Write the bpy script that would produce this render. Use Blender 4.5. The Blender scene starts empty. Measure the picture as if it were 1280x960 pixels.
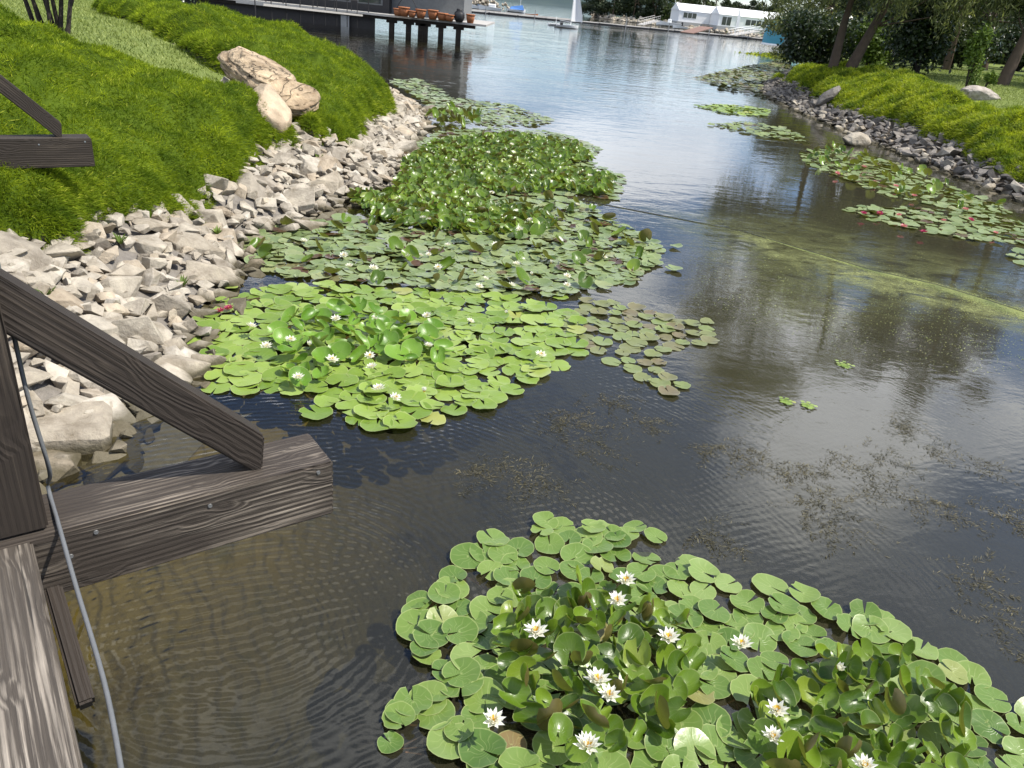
import bpy, bmesh, math, random
import numpy as np
from mathutils import Vector, Matrix, Euler
random.seed(7); rng = np.random.default_rng(11)
S = bpy.context.scene; COL = S.collection
rad = math.radians
# ------------------------------------------------------------------ camera
EYE = 3.1; PITCH = rad(26.6); ROLL = rad(6.0); FPX = 960.0
Fv = np.array([0, math.cos(PITCH), -math.sin(PITCH)]); U0 = np.array([0, math.sin(PITCH), math.cos(PITCH)])
R0 = np.array([1.0, 0, 0])
Rv = math.cos(ROLL)*R0 + math.sin(ROLL)*U0; Uv = -math.sin(ROLL)*R0 + math.cos(ROLL)*U0
CP = np.array([0, 0, EYE])
cam = bpy.data.cameras.new('camera'); camo = bpy.data.objects.new('camera', cam); COL.objects.link(camo)
cam.sensor_width = 36; cam.lens = 36*FPX/1280; cam.clip_start = 0.02; cam.clip_end = 6000
camo.matrix_world = Matrix(((Rv[0], Uv[0], -Fv[0], 0), (Rv[1], Uv[1], -Fv[1], 0), (Rv[2], Uv[2], -Fv[2], EYE), (0, 0, 0, 1)))
S.camera = camo
# ------------------------------------------------------------------ sun, sky, exposure
SUN_EL = 56; SUN_AZ = -7            # azimuth measured from +x, counter-clockwise
sd = Vector((math.cos(rad(SUN_EL))*math.cos(rad(SUN_AZ)), math.cos(rad(SUN_EL))*math.sin(rad(SUN_AZ)), math.sin(rad(SUN_EL))))
sl = bpy.data.lights.new('sun', 'SUN'); sl.energy = 5.0; sl.angle = rad(0.5); sl.color = (1, 0.95, 0.86)
so = bpy.data.objects.new('sun', sl); COL.objects.link(so); so.rotation_euler = sd.to_track_quat('Z', 'Y').to_euler()
so.location = (30, -4, 60)
W = bpy.data.worlds.new('World'); S.world = W; W.use_nodes = True
S.view_settings.view_transform = 'Standard'; S.view_settings.look = 'None'
S.view_settings.exposure = 0.46; S.view_settings.gamma = 1.0; S.view_settings.use_curve_mapping = False
S.cycles.use_denoising = True; S.cycles.max_bounces = 6; S.cycles.transparent_max_bounces = 12
S.cycles.caustics_reflective = False; S.cycles.caustics_refractive = False

class NT:
    """small wrapper for building node trees"""
    def __init__(s, tree): s.t = tree; s.n = tree.nodes; s.l = tree.links
    def new(s, typ, ins=None, **kw):
        n = s.n.new(typ)
        for k, v in kw.items(): setattr(n, k, v)
        for k, v in (ins or {}).items(): s.put(n.inputs[k], v)
        return n
    def put(s, sock, v):
        if isinstance(v, bpy.types.NodeSocket): s.l.new(v, sock)
        elif isinstance(v, bpy.types.Node): s.l.new(v.outputs[0], sock)
        else:
            if isinstance(v, tuple) and len(v) == 3 and sock.type == 'RGBA': v = v + (1,)
            sock.default_value = v
    def math(s, op, a, b=0.5, clamp=False):
        n = s.new('ShaderNodeMath', operation=op, use_clamp=clamp); s.put(n.inputs[0], a); s.put(n.inputs[1], b); return n.outputs[0]
    def mix(s, f, a, b, blend='MIX'):
        n = s.new('ShaderNodeMix', data_type='RGBA', blend_type=blend)
        s.put(n.inputs[0], f); s.put(n.inputs[6], a); s.put(n.inputs[7], b); return n.outputs[2]
    def ramp(s, f, stops, interp='LINEAR'):
        n = s.new('ShaderNodeValToRGB'); cr = n.color_ramp; cr.interpolation = interp
        while len(cr.elements) < len(stops): cr.elements.new(0.5)
        for e, (p, c) in zip(cr.elements, stops):
            e.position = p; e.color = (c, c, c, 1) if isinstance(c, (int, float)) else tuple(c) + (1,)
        s.put(n.inputs[0], f); return n.outputs[0]
    def noise(s, scale, vec=None, detail=4, rough=0.55, dist=0.0, out=0):
        n = s.new('ShaderNodeTexNoise', {'Scale': scale, 'Detail': detail, 'Roughness': rough, 'Distortion': dist})
        if vec is not None: s.put(n.inputs['Vector'], vec)
        return n.outputs[out]
    def mapping(s, vec, scale=(1, 1, 1), rot=(0, 0, 0), loc=(0, 0, 0)):
        n = s.new('ShaderNodeMapping', {'Scale': scale, 'Rotation': rot, 'Location': loc}); s.put(n.inputs[0], vec); return n.outputs[0]
    def bump(s, h, strength=0.3, dist=0.02, normal=None):
        n = s.new('ShaderNodeBump', {'Strength': strength, 'Distance': dist, 'Height': h})
        if normal is not None: s.put(n.inputs['Normal'], normal)
        return n.outputs[0]

wt = NT(W.node_tree); W.node_tree.nodes.clear()
sky = wt.new('ShaderNodeTexSky', sky_type='NISHITA', sun_disc=False, sun_elevation=rad(SUN_EL), sun_rotation=rad(90 - SUN_AZ))
sky.air_density = 1.0; sky.dust_density = 0.15; sky.ozone_density = 2.0
tc = wt.new('ShaderNodeTexCoord'); sx = wt.new('ShaderNodeSeparateXYZ', {0: tc.outputs['Generated']})
zz = wt.math('ADD', wt.math('MAXIMUM', sx.outputs[2], 0.0), 0.12)
cv = wt.new('ShaderNodeCombineXYZ', {0: wt.math('DIVIDE', sx.outputs[0], zz), 1: wt.math('DIVIDE', sx.outputs[1], zz), 2: 0.0})
cn = wt.noise(0.85, wt.mapping(cv, loc=(32.79, 26.66, 0)), detail=9, rough=0.56, dist=0.3)
cm = wt.math('MULTIPLY', wt.ramp(cn, [(0.495, 0.0), (0.572, 1.0)]), wt.ramp(sx.outputs[2], [(0.03, 0.25), (0.22, 1.0)]))
cs = wt.noise(1.7, wt.mapping(cv, loc=(8.3, 4.2, 0)), detail=6, rough=0.5)
ccol = wt.mix(cs, (4.0, 4.2, 4.6), (24.0, 24.4, 25.0))
skc = wt.mix(1.0, sky.outputs[0], (0.84, 0.94, 1.12), 'MULTIPLY')
bg = wt.new('ShaderNodeBackground', {'Color': wt.mix(wt.math('MULTIPLY', cm, 0.88), skc, ccol), 'Strength': 0.105})
wo = wt.new('ShaderNodeOutputWorld'); wt.l.new(bg.outputs[0], wo.inputs[0])

# ------------------------------------------------------------------ geometry helpers
def at(px, py, z=0.0):
    d = Fv + (px-640)/FPX*Rv + (480-py)/FPX*Uv
    return CP + (z-EYE)/d[2]*d
def ray(px, py, D):
    d = Fv + (px-640)/FPX*Rv + (480-py)/FPX*Uv
    return CP + D/math.hypot(d[0], d[1])*d
def proj(p):
    v = np.asarray(p, float) - CP; w = v @ Fv
    return 640 + FPX*(v @ Rv)/w, 480 - FPX*(v @ Uv)/w
def hash2(i, j, s):
    h = np.sin(i*127.1 + j*311.7 + s*74.7)*43758.5453
    return h - np.floor(h)
def vnoise(x, y, s=0):
    x = np.asarray(x, float); y = np.asarray(y, float)
    i = np.floor(x); j = np.floor(y); u = x-i; v = y-j; u = u*u*(3-2*u); v = v*v*(3-2*v)
    return (hash2(i, j, s)*(1-u)+hash2(i+1, j, s)*u)*(1-v)+(hash2(i, j+1, s)*(1-u)+hash2(i+1, j+1, s)*u)*v
def fbm(x, y, s=0, o=4):
    r = 0; a = 0.5
    for k in range(o): r = r + a*vnoise(np.asarray(x)*2**k, np.asarray(y)*2**k, s+k); a *= 0.5
    return r/(1-0.5**o)
def sdist(x, y, poly):
    """signed distance to a closed polygon, positive inside"""
    x = np.asarray(x, float); y = np.asarray(y, float)
    best = np.full(x.shape, 1e18); ins = np.zeros(x.shape, bool); n = len(poly)
    for k in range(n):
        ax, ay = poly[k]; bx, by = poly[(k+1) % n]
        ex, ey = bx-ax, by-ay; L = ex*ex+ey*ey+1e-12
        t = np.clip(((x-ax)*ex+(y-ay)*ey)/L, 0, 1)
        best = np.minimum(best, (x-ax-t*ex)**2+(y-ay-t*ey)**2)
        c = ((ay > y) != (by > y)) & (x < (bx-ax)*(y-ay)/((by-ay) if by != ay else 1e-12)+ax)
        ins ^= c
    d = np.sqrt(best); return np.where(ins, d, -d)
def smooth(a, b, x):
    t = np.clip((x-a)/(b-a), 0, 1); return t*t*(3-2*t)

def np_mesh(name, V, Fc, uv=None, rnd=None, mat=None, shade=False, mats=None, mi=None):
    """V (n,3); Fc (m,k) with k = 3 or 4; uv per vertex; rnd per vertex"""
    m = bpy.data.meshes.new(name); V = np.asarray(V, np.float32); Fc = np.asarray(Fc, np.int32)
    m.vertices.add(len(V)); m.vertices.foreach_set('co', V.ravel())
    k = Fc.shape[1]; m.loops.add(Fc.size); m.loops.foreach_set('vertex_index', Fc.ravel())
    m.polygons.add(len(Fc)); m.polygons.foreach_set('loop_start', np.arange(0, Fc.size, k, dtype=np.int32))
    if shade: m.polygons.foreach_set('use_smooth', np.ones(len(Fc), bool))
    else: m.polygons.foreach_set('use_smooth', np.zeros(len(Fc), bool))
    if uv is not None:
        ul = m.uv_layers.new(name='UVMap'); ul.data.foreach_set('uv', np.asarray(uv, np.float32)[Fc.ravel()].ravel())
    if rnd is not None:
        a = m.attributes.new('rnd', 'FLOAT', 'POINT'); a.data.foreach_set('value', np.asarray(rnd, np.float32))
    for q in (mats or ([mat] if mat else [])): m.materials.append(q)
    if mi is not None: m.polygons.foreach_set('material_index', np.asarray(mi, np.int32))
    m.update(calc_edges=True); m.validate(); return m
def link(name, mesh, parent=None, loc=None, rot=None, scale=None):
    o = bpy.data.objects.new(name, mesh); COL.objects.link(o)
    if parent: o.parent = parent
    if loc is not None: o.location = loc
    if rot is not None: o.rotation_euler = rot
    if scale is not None: o.scale = scale
    return o
def tag(o, label=None, cat=None, group=None, kind=None):
    if label: o['label'] = label
    if cat: o['category'] = cat
    if group: o['group'] = group
    if kind: o['kind'] = kind
    return o
def empty(name, loc, label, cat, group=None, rz=0):
    o = bpy.data.objects.new(name, None); COL.objects.link(o); o.location = loc; o.rotation_euler = (0, 0, rz)
    o.empty_display_size = 0.1
    return tag(o, label, cat, group)
def bm_obj(name, bm, mat, parent=None, shade=False):
    m = bpy.data.meshes.new(name); bm.normal_update(); bm.to_mesh(m); bm.free()
    if mat: m.materials.append(mat)
    if shade:
        for p in m.polygons: p.use_smooth = True
    return link(name, m, parent)
def add_box(bm, c, s, M=None, bevel=0):
    r = bmesh.ops.create_cube(bm, size=1.0)['verts']
    for v in r: v.co = Vector((v.co.x*s[0]+c[0], v.co.y*s[1]+c[1], v.co.z*s[2]+c[2]))
    if bevel:
        es = list({e for v in r for e in v.link_edges})
        r = list({v for f in bmesh.ops.bevel(bm, geom=es, offset=bevel, segments=1, affect='EDGES', profile=0.5)['faces'] for v in f.verts} | {v for v in r if v.is_valid})
    if M is not None:
        for v in r: v.co = M @ v.co
    return r
def box_obj(name, c, s, mat, parent=None, bevel=0, M=None):
    bm = bmesh.new(); add_box(bm, c, s, M, bevel); return bm_obj(name, bm, mat, parent)
def tube_arrays(pts, radii, seg=6):
    pts = [Vector(p) for p in pts]; V = []; F_ = []
    for i, p in enumerate(pts):
        a = pts[min(i+1, len(pts)-1)] - pts[max(i-1, 0)]
        if a.length < 1e-9: a = Vector((0, 0, 1))
        a.normalize(); q = a.to_track_quat('Z', 'Y')
        for k in range(seg):
            t = 2*math.pi*k/seg; V.append(p + q @ Vector((math.cos(t)*radii[i], math.sin(t)*radii[i], 0)))
    for i in range(len(pts)-1):
        for k in range(seg):
            F_.append((i*seg+k, i*seg+(k+1) % seg, (i+1)*seg+(k+1) % seg, (i+1)*seg+k))
    return np.array([tuple(v) for v in V]), np.array(F_)
class Acc:
    """collects vertex/face arrays into one mesh (all faces the same size)"""
    def __init__(s): s.V = []; s.F = []; s.n = 0; s.uv = []; s.r = []
    def add(s, V, F_, uv=None, r=0.0):
        s.V.append(V); s.F.append(np.asarray(F_)+s.n); s.n += len(V)
        s.uv.append(uv if uv is not None else np.zeros((len(V), 2)))
        s.r.append(np.full(len(V), r) if np.isscalar(r) else r)
    def tube(s, pts, radii, seg=6): s.add(*tube_arrays(pts, radii, seg))
    def mesh(s, name, mat, shade=False):
        return np_mesh(name, np.concatenate(s.V), np.concatenate(s.F), np.concatenate(s.uv), np.concatenate(s.r), mat, shade)

# ------------------------------------------------------------------ materials
def material(name):
    m = bpy.data.materials.new(name); m.use_nodes = True; m.node_tree.nodes.clear(); t = NT(m.node_tree)
    out = t.new('ShaderNodeOutputMaterial'); return m, t, out
def plain(name, col, rough=0.6, var=0.25, scale=6, bump=0.15, spec=0.4, metal=0.0):
    m, t, out = material(name); tcn = t.new('ShaderNodeTexCoord')
    n = t.noise(scale, tcn.outputs['Object'], detail=6)
    c = t.mix(n, tuple(x*(1-var) for x in col), tuple(min(1, x*(1+var)) for x in col))
    b = t.new('ShaderNodeBsdfPrincipled', {'Base Color': c, 'Roughness': rough, 'Metallic': metal, 'Specular IOR Level': spec,
              'Normal': t.bump(t.noise(scale*5, tcn.outputs['Object'], detail=5), bump, 0.02)})
    t.l.new(b.outputs[0], out.inputs[0]); return m
def rnd_socket(t):
    """0..1 value that differs from piece to piece"""
    oi = t.new('ShaderNodeObjectInfo'); a = t.new('ShaderNodeAttribute', attribute_name='rnd')
    return t.math('FRACT', t.math('ADD', oi.outputs['Random'], a.outputs['Fac']))
def pad_material(name, stops, back, vein=0.25, rough=0.32, spec=0.5, transl=0.15):
    m, t, out = material(name); r = rnd_socket(t)
    uv = t.new('ShaderNodeUVMap'); su = t.new('ShaderNodeSeparateXYZ', {0: uv.outputs[0]})
    geo = t.new('ShaderNodeNewGeometry')
    base = t.ramp(r, stops)
    n1 = t.noise(9, geo.outputs['Position'], detail=5)
    base = t.mix(t.math('MULTIPLY', n1, 0.45), base, t.mix(1.0, base, (0.62, 0.72, 0.5), 'MULTIPLY'))
    wv = t.math('ABSOLUTE', t.math('SINE', t.math('MULTIPLY', su.outputs[0], 34.5)))
    vl = t.math('MULTIPLY', t.ramp(wv, [(0.0, 1.0), (0.30, 0.0)]), t.math('SUBTRACT', 1.05, su.outputs[1], True))
    ctr = t.ramp(su.outputs[1], [(0.0, 1.0), (0.10, 0.0)])
    vl = t.math('MAXIMUM', vl, ctr)
    rim = t.ramp(su.outputs[1], [(0.94, 0.0), (0.985, 0.75)])
    base = t.mix(t.math('MULTIPLY', vl, vein), base, t.mix(0.5, base, (0.45, 0.5, 0.2)))
    base = t.mix(rim, base, t.mix(0.75, base, (0.38, 0.42, 0.17)))
    sp = t.ramp(t.noise(70, geo.outputs['Position'], detail=2), [(0.70, 0.0), (0.76, 1.0)])
    base = t.mix(t.math('MULTIPLY', sp, 0.55), base, (0.10, 0.075, 0.03))
    base = t.mix(geo.outputs['Backfacing'], base, t.mix(t.noise(30, geo.outputs['Position']), back, tuple(x*1.6 for x in back)))
    nm = t.bump(t.math('ADD', t.math('MULTIPLY', vl, 0.6), t.noise(26, geo.outputs['Position'], detail=3)), 0.35, 0.004)
    b = t.new('ShaderNodeBsdfPrincipled', {'Base Color': base, 'Roughness': rough, 'Specular IOR Level': spec, 'Normal': nm})
    tr = t.new('ShaderNodeBsdfTranslucent', {'Color': t.mix(0.5, base, (0.25, 0.35, 0.02))})
    mx = t.new('ShaderNodeMixShader', {0: transl, 1: b.outputs[0], 2: tr.outputs[0]})
    t.l.new(mx.outputs[0], out.inputs[0]); return m
def leaf_material(name, stops, clump=0.6, clump_cols=((0.5, 0.55, 0.5), (1.3, 1.25, 1.0)), transl=0.2, rough=0.55, spec=0.3):
    m, t, out = material(name); r = rnd_socket(t); geo = t.new('ShaderNodeNewGeometry')
    base = t.ramp(r, stops)
    n = t.ramp(t.noise(clump, geo.outputs['Position'], detail=4), [(0.32, 0.0), (0.68, 1.0)])
    base = t.mix(1.0, base, t.mix(n, *clump_cols), 'MULTIPLY')
    b = t.new('ShaderNodeBsdfPrincipled', {'Base Color': base, 'Roughness': rough, 'Specular IOR Level': spec})
    tr = t.new('ShaderNodeBsdfTranslucent', {'Color': t.mix(0.3, base, t.mix(1.0, base, (1.5, 1.6, 0.4), 'MULTIPLY'))})
    mx = t.new('ShaderNodeMixShader', {0: transl, 1: b.outputs[0], 2: tr.outputs[0]})
    t.l.new(mx.outputs[0], out.inputs[0]); return m
def stone_material(name, stops, bump=0.5, scale=5, wet=True, layered=False):
    m, t, out = material(name); r = rnd_socket(t); geo = t.new('ShaderNodeNewGeometry'); P = geo.outputs['Position']
    base = t.ramp(r, stops)
    n = t.noise(scale, P, detail=8, rough=0.65)
    base = t.mix(1.0, base, t.ramp(n, [(0.28, (0.5, 0.46, 0.4)), (0.5, (0.92, 0.9, 0.87)), (0.70, (1.3, 1.27, 1.2))]), 'MULTIPLY')
    v = t.ramp(t.noise(scale*1.7, P, detail=3, dist=1.5), [(0.48, 0.0), (0.5, 1.0), (0.52, 0.0)])
    base = t.mix(t.math('MULTIPLY', v, 0.25), base, (0.30, 0.25, 0.2))
    if wet:     # darker and mossy where the water line keeps the stone wet
        sz = t.new('ShaderNodeSeparateXYZ', {0: P})
        w = t.ramp(t.math('ADD', sz.outputs[2], t.math('MULTIPLY', n, 0.05)), [(0.07, 1.0), (0.14, 0.0)])
        base = t.mix(t.math('MULTIPLY', w, 0.8), base, (0.06, 0.05, 0.022))
    hh = t.math('ADD', t.noise(scale*4, P, detail=8, rough=0.7), t.math('MULTIPLY', n, 1.2))
    if layered:     # bedding planes and cracks of a sedimentary rock
        O = t.mapping(t.new('ShaderNodeTexCoord').outputs['Object'], scale=(1.1, 1.1, 9.0), rot=(0.06, -0.05, 0))
        ly = t.noise(1.0, O, detail=6, rough=0.6, dist=0.6)
        base = t.mix(1.0, base, t.ramp(ly, [(0.34, (0.62, 0.56, 0.5)), (0.5, (1, 1, 1)), (0.66, (1.22, 1.2, 1.16))]), 'MULTIPLY')
        ck = t.ramp(t.noise(1.0, t.mapping(O, scale=(0.8, 0.8, 0.55), loc=(3, 3, 3)), detail=3, dist=1.2), [(0.485, 0.0), (0.5, 1.0), (0.515, 0.0)])
        base = t.mix(t.math('MULTIPLY', ck, 0.45), base, (0.10, 0.07, 0.045))
        hh = t.math('SUBTRACT', t.math('ADD', hh, t.math('MULTIPLY', ly, 2.5)), t.math('MULTIPLY', ck, 2.0))
    nm = t.bump(hh, bump, 0.04)
    b = t.new('ShaderNodeBsdfPrincipled', {'Base Color': base, 'Roughness': 0.85, 'Specular IOR Level': 0.25, 'Normal': nm})
    t.l.new(b.outputs[0], out.inputs[0]); return m
def wood_material(name, dark, mid, pale, amount, lines=16.0):
    m, t, out = material(name); oi = t.new('ShaderNodeObjectInfo'); tcn = t.new('ShaderNodeTexCoord'); O = tcn.outputs['Object']
    off = t.new('ShaderNodeCombineXYZ', {0: t.math('MULTIPLY', oi.outputs['Random'], 7.0), 1: t.math('MULTIPLY', oi.outputs['Random'], 3.0), 2: 0.0})
    O2 = t.new('ShaderNodeVectorMath', {0: O, 1: off.outputs[0]}, operation='ADD').outputs[0]
    warp = t.noise(1.0, t.mapping(O2, scale=(0.8, 4, 4)), detail=3)
    knot = t.noise(1.0, t.mapping(O2, scale=(3.5, 9, 9), loc=(4, 1, 2)), detail=1)
    st = t.mapping(O2, scale=(0.5, 1, 1))
    sp = t.new('ShaderNodeSeparateXYZ', {0: O2})
    ph = t.math('ADD', t.math('ADD', t.math('MULTIPLY', sp.outputs[1], lines), t.math('MULTIPLY', sp.outputs[2], lines*0.83)),
                t.math('ADD', t.math('MULTIPLY', warp, 3.0), t.math('MULTIPLY', t.ramp(knot, [(0.55, 0.0), (0.8, 1.0)]), 2.5)))
    g = t.math('ABSOLUTE', t.math('SUBTRACT', t.math('FRACT', ph), 0.5))
    g = t.math('MULTIPLY', g, 2.0)
    fine = t.noise(1.0, t.mapping(O2, scale=(5, 190, 190)), detail=4, rough=0.7)
    wear = t.noise(1.0, t.mapping(O2, scale=(1.5, 6, 6), loc=(9, 0, 0)), detail=5)
    streak = t.noise(1.0, t.mapping(O2, scale=(1.3, 55, 55), loc=(5, 2, 0)), detail=5, rough=0.6, dist=0.25)
    gs = t.math('ADD', t.math('MULTIPLY', streak, 1.15), t.math('ADD', t.math('MULTIPLY', g, 0.22), t.math('MULTIPLY', t.math('SUBTRACT', fine, 0.5), 0.45)))
    pal = t.math('MULTIPLY', t.ramp(gs, [(0.64, 0.0), (0.86, 1.0)]),
                 t.ramp(wear, [(0.60-0.45*amount, 0.0), (0.80-0.30*amount, 1.0)]))
    c = t.mix(fine, dark, mid); c = t.mix(t.math('MULTIPLY', pal, min(1.0, 0.35+amount)), c, pale)
    crack = t.ramp(t.noise(1.0, t.mapping(O2, scale=(1.2, 60, 60), loc=(2, 7, 0)), detail=2), [(0.30, 1.0), (0.34, 0.0)])
    c = t.mix(t.math('MULTIPLY', crack, 0.7), c, (0.012, 0.01, 0.008))
    h = t.math('SUBTRACT', t.math('ADD', t.math('MULTIPLY', g, 0.7), fine), crack)
    b = t.new('ShaderNodeBsdfPrincipled', {'Base Color': c, 'Roughness': 0.72, 'Specular IOR Level': 0.3, 'Normal': t.bump(h, 0.75, 0.004)})
    t.l.new(b.outputs[0], out.inputs[0]); return m

M = {}
M['wood_dark'] = wood_material('dark stained timber', (0.018, 0.014, 0.011), (0.046, 0.035, 0.027), (0.19, 0.15, 0.11), 0.18, 60)
M['wood_worn'] = wood_material('weathered timber', (0.036, 0.030, 0.024), (0.095, 0.079, 0.064), (0.38, 0.33, 0.27), 0.62, 60)
M['wood_half'] = wood_material('half weathered timber', (0.024, 0.019, 0.015), (0.066, 0.052, 0.041), (0.42, 0.355, 0.28), 0.40, 55)
M['screw'] = plain('zinc screw', (0.45, 0.45, 0.44), 0.35, metal=0.9)
M['cable'] = plain('grey cable sheath', (0.13, 0.135, 0.14), 0.5, 0.15, 30, 0.1)
M['rope'] = plain('thin dark cord', (0.04, 0.04, 0.035), 0.7)
M['stone'] = stone_material('pale riprap stone', [(0, (0.27, 0.24, 0.20)), (0.25, (0.41, 0.375, 0.315)), (0.5, (0.34, 0.30, 0.24)), (0.75, (0.48, 0.445, 0.385)), (0.9, (0.37, 0.31, 0.235)), (1, (0.43, 0.375, 0.295))])
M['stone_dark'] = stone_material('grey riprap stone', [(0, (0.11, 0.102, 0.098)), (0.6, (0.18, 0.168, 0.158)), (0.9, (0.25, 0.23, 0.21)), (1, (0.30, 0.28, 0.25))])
M['boulder'] = stone_material('tan layered boulder', [(0, (0.42, 0.325, 0.22)), (1, (0.48, 0.385, 0.27))], 0.9, 3, False, True)
M['boulder_smooth'] = stone_material('smooth tan boulder', [(0, (0.40, 0.32, 0.23)), (1, (0.46, 0.37, 0.27))], 0.5, 3, False)
M['boulder_grey'] = stone_material('grey boulder', [(0, (0.34, 0.31, 0.28)), (1, (0.42, 0.38, 0.34))], 0.6, 4, False)
M['gravel'] = plain('grey broken gravel', (0.20, 0.18, 0.155), 0.95, 0.55, 14, 0.9)
M['soil'] = plain('dark soil', (0.05, 0.038, 0.025), 0.95, 0.4, 5, 0.6)
M['lily_bright'] = pad_material('bright lily pad', [(0, (0.14, 0.225, 0.028)), (0.35, (0.20, 0.29, 0.045)), (0.75, (0.25, 0.345, 0.065)), (0.95, (0.29, 0.38, 0.09)), (1, (0.33, 0.33, 0.09))], (0.13, 0.16, 0.04), 0.3)
M['lily_mid'] = pad_material('green lily pad', [(0, (0.085, 0.155, 0.030)), (0.35, (0.135, 0.215, 0.045)), (0.75, (0.185, 0.265, 0.062)), (0.93, (0.22, 0.30, 0.095)), (0.97, (0.27, 0.28, 0.09)), (1, (0.22, 0.15, 0.07))], (0.085, 0.06, 0.022), 0.85, 0.31)
M['lily_dull'] = pad_material('dull lily pad', [(0, (0.14, 0.19, 0.07)), (0.4, (0.20, 0.255, 0.105)), (0.8, (0.25, 0.30, 0.14)), (0.92, (0.26, 0.28, 0.13)), (0.96, (0.09, 0.045, 0.025)), (1, (0.07, 0.035, 0.02))], (0.10, 0.06, 0.03), 0.2, 0.30, 0.6)
M['lily_brown'] = pad_material('bronze lily pad', [(0, (0.20, 0.25, 0.09)), (0.5, (0.19, 0.205, 0.085)), (0.75, (0.19, 0.17, 0.09)), (1, (0.17, 0.13, 0.08))], (0.10, 0.06, 0.04), 0.2, 0.35)
M['upright'] = pad_material('upright lily leaf', [(0, (0.05, 0.10, 0.010)), (0.45, (0.105, 0.185, 0.014)), (0.9, (0.185, 0.285, 0.026)), (1, (0.24, 0.30, 0.04))], (0.085, 0.068, 0.022), 0.3, 0.32, 0.5, 0.32)
M['upright_bright'] = pad_material('bright upright lily leaf', [(0, (0.10, 0.22, 0.018)), (0.5, (0.15, 0.29, 0.025)), (1, (0.20, 0.36, 0.04))], (0.11, 0.15, 0.03), 0.3, 0.36, 0.5, 0.32)
M['petal'] = leaf_material('white petal', [(0, (0.80, 0.78, 0.70)), (1, (0.84, 0.83, 0.78))], 2, ((0.96, 0.96, 0.96), (1, 1, 1)), 0.25, 0.5)
M['petal_pink'] = leaf_material('pink petal', [(0, (0.62, 0.20, 0.26)), (1, (0.70, 0.32, 0.36))], 2, ((0.9, 0.9, 0.9), (1, 1, 1)), 0.25, 0.5)
M['petal_red'] = leaf_material('magenta petal', [(0, (0.42, 0.03, 0.13)), (1, (0.50, 0.06, 0.18))], 2, ((0.9, 0.9, 0.9), (1, 1, 1)), 0.25, 0.5)
M['stamen'] = plain('yellow stamens', (0.75, 0.50, 0.05), 0.6)
M['stem'] = plain('reddish stalk', (0.13, 0.07, 0.035), 0.6)
M['weed'] = leaf_material('pondweed', [(0, (0.03, 0.027, 0.016)), (0.6, (0.07, 0.062, 0.038)), (1, (0.17, 0.15, 0.10))], 2, transl=0.05)
M['duck'] = leaf_material('duckweed fleck', [(0, (0.14, 0.17, 0.06)), (0.6, (0.24, 0.28, 0.10)), (1, (0.34, 0.36, 0.17))], 2, transl=0.1)
M['juniper'] = leaf_material('green juniper needles', [(0, (0.10, 0.16, 0.012)), (0.45, (0.225, 0.305, 0.020)), (0.85, (0.35, 0.42, 0.036)), (1, (0.46, 0.50, 0.09))], 2.6, ((0.36, 0.46, 0.36), (1.36, 1.25, 0.95)), 0.40, 0.7, 0.12)  # clump tint varies the growth and paints in the shaded pits
M['juniper_core'] = leaf_material('shaded juniper twigs', [(0, (0.05, 0.08, 0.010)), (1, (0.085, 0.125, 0.014))], 3, ((0.5, 0.55, 0.5), (1.2, 1.15, 1.0)), 0.0, 0.95, 0.03)  # core coloured dark to stand for shade between the sprigs
M['juniper_gold'] = leaf_material('golden juniper needles', [(0, (0.16, 0.21, 0.014)), (0.35, (0.36, 0.42, 0.022)), (0.85, (0.50, 0.55, 0.04)), (1, (0.58, 0.60, 0.08))], 2.0, ((0.32, 0.45, 0.55), (1.12, 1.08, 0.9)), 0.45)
M['lawn_blade'] = leaf_material('lawn grass', [(0, (0.17, 0.215, 0.05)), (1, (0.29, 0.33, 0.10))], 0.7, ((0.85, 0.9, 0.9), (1.1, 1.08, 1.0)), 0.2)
M['willow'] = leaf_material('grey green willow leaves', [(0, (0.085, 0.105, 0.045)), (0.6, (0.16, 0.185, 0.075)), (1, (0.28, 0.30, 0.15))], 0.35, transl=0.4)
M['dark_leaf'] = leaf_material('dark glossy shrub leaves', [(0, (0.018, 0.035, 0.014)), (0.7, (0.04, 0.065, 0.025)), (1, (0.09, 0.115, 0.055))], 0.6, rough=0.35, spec=0.5)
M['light_leaf'] = leaf_material('light green shrub leaves', [(0, (0.07, 0.12, 0.02)), (1, (0.15, 0.22, 0.04))], 0.7)
M['pine'] = leaf_material('dark pine needles', [(0, (0.016, 0.028, 0.012)), (0.7, (0.035, 0.052, 0.02)), (1, (0.06, 0.08, 0.03))], 0.35)
M['far_leaf'] = leaf_material('distant tree leaves', [(0, (0.03, 0.05, 0.018)), (0.6, (0.06, 0.085, 0.028)), (1, (0.11, 0.14, 0.04))], 0.12)
M['far_pine'] = leaf_material('distant pine needles', [(0, (0.022, 0.036, 0.018)), (1, (0.05, 0.07, 0.03))], 0.12)
M['dry_leaf'] = leaf_material('yellowing shrub leaves', [(0, (0.14, 0.13, 0.04)), (0.6, (0.22, 0.20, 0.05)), (1, (0.26, 0.16, 0.08))], 1.0)
M['bark'] = plain('brown bark', (0.085, 0.06, 0.042), 0.9, 0.45, 5, 0.8)
M['bark_dark'] = plain('dark bark', (0.035, 0.027, 0.022), 0.9, 0.4, 8, 0.8)

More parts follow.
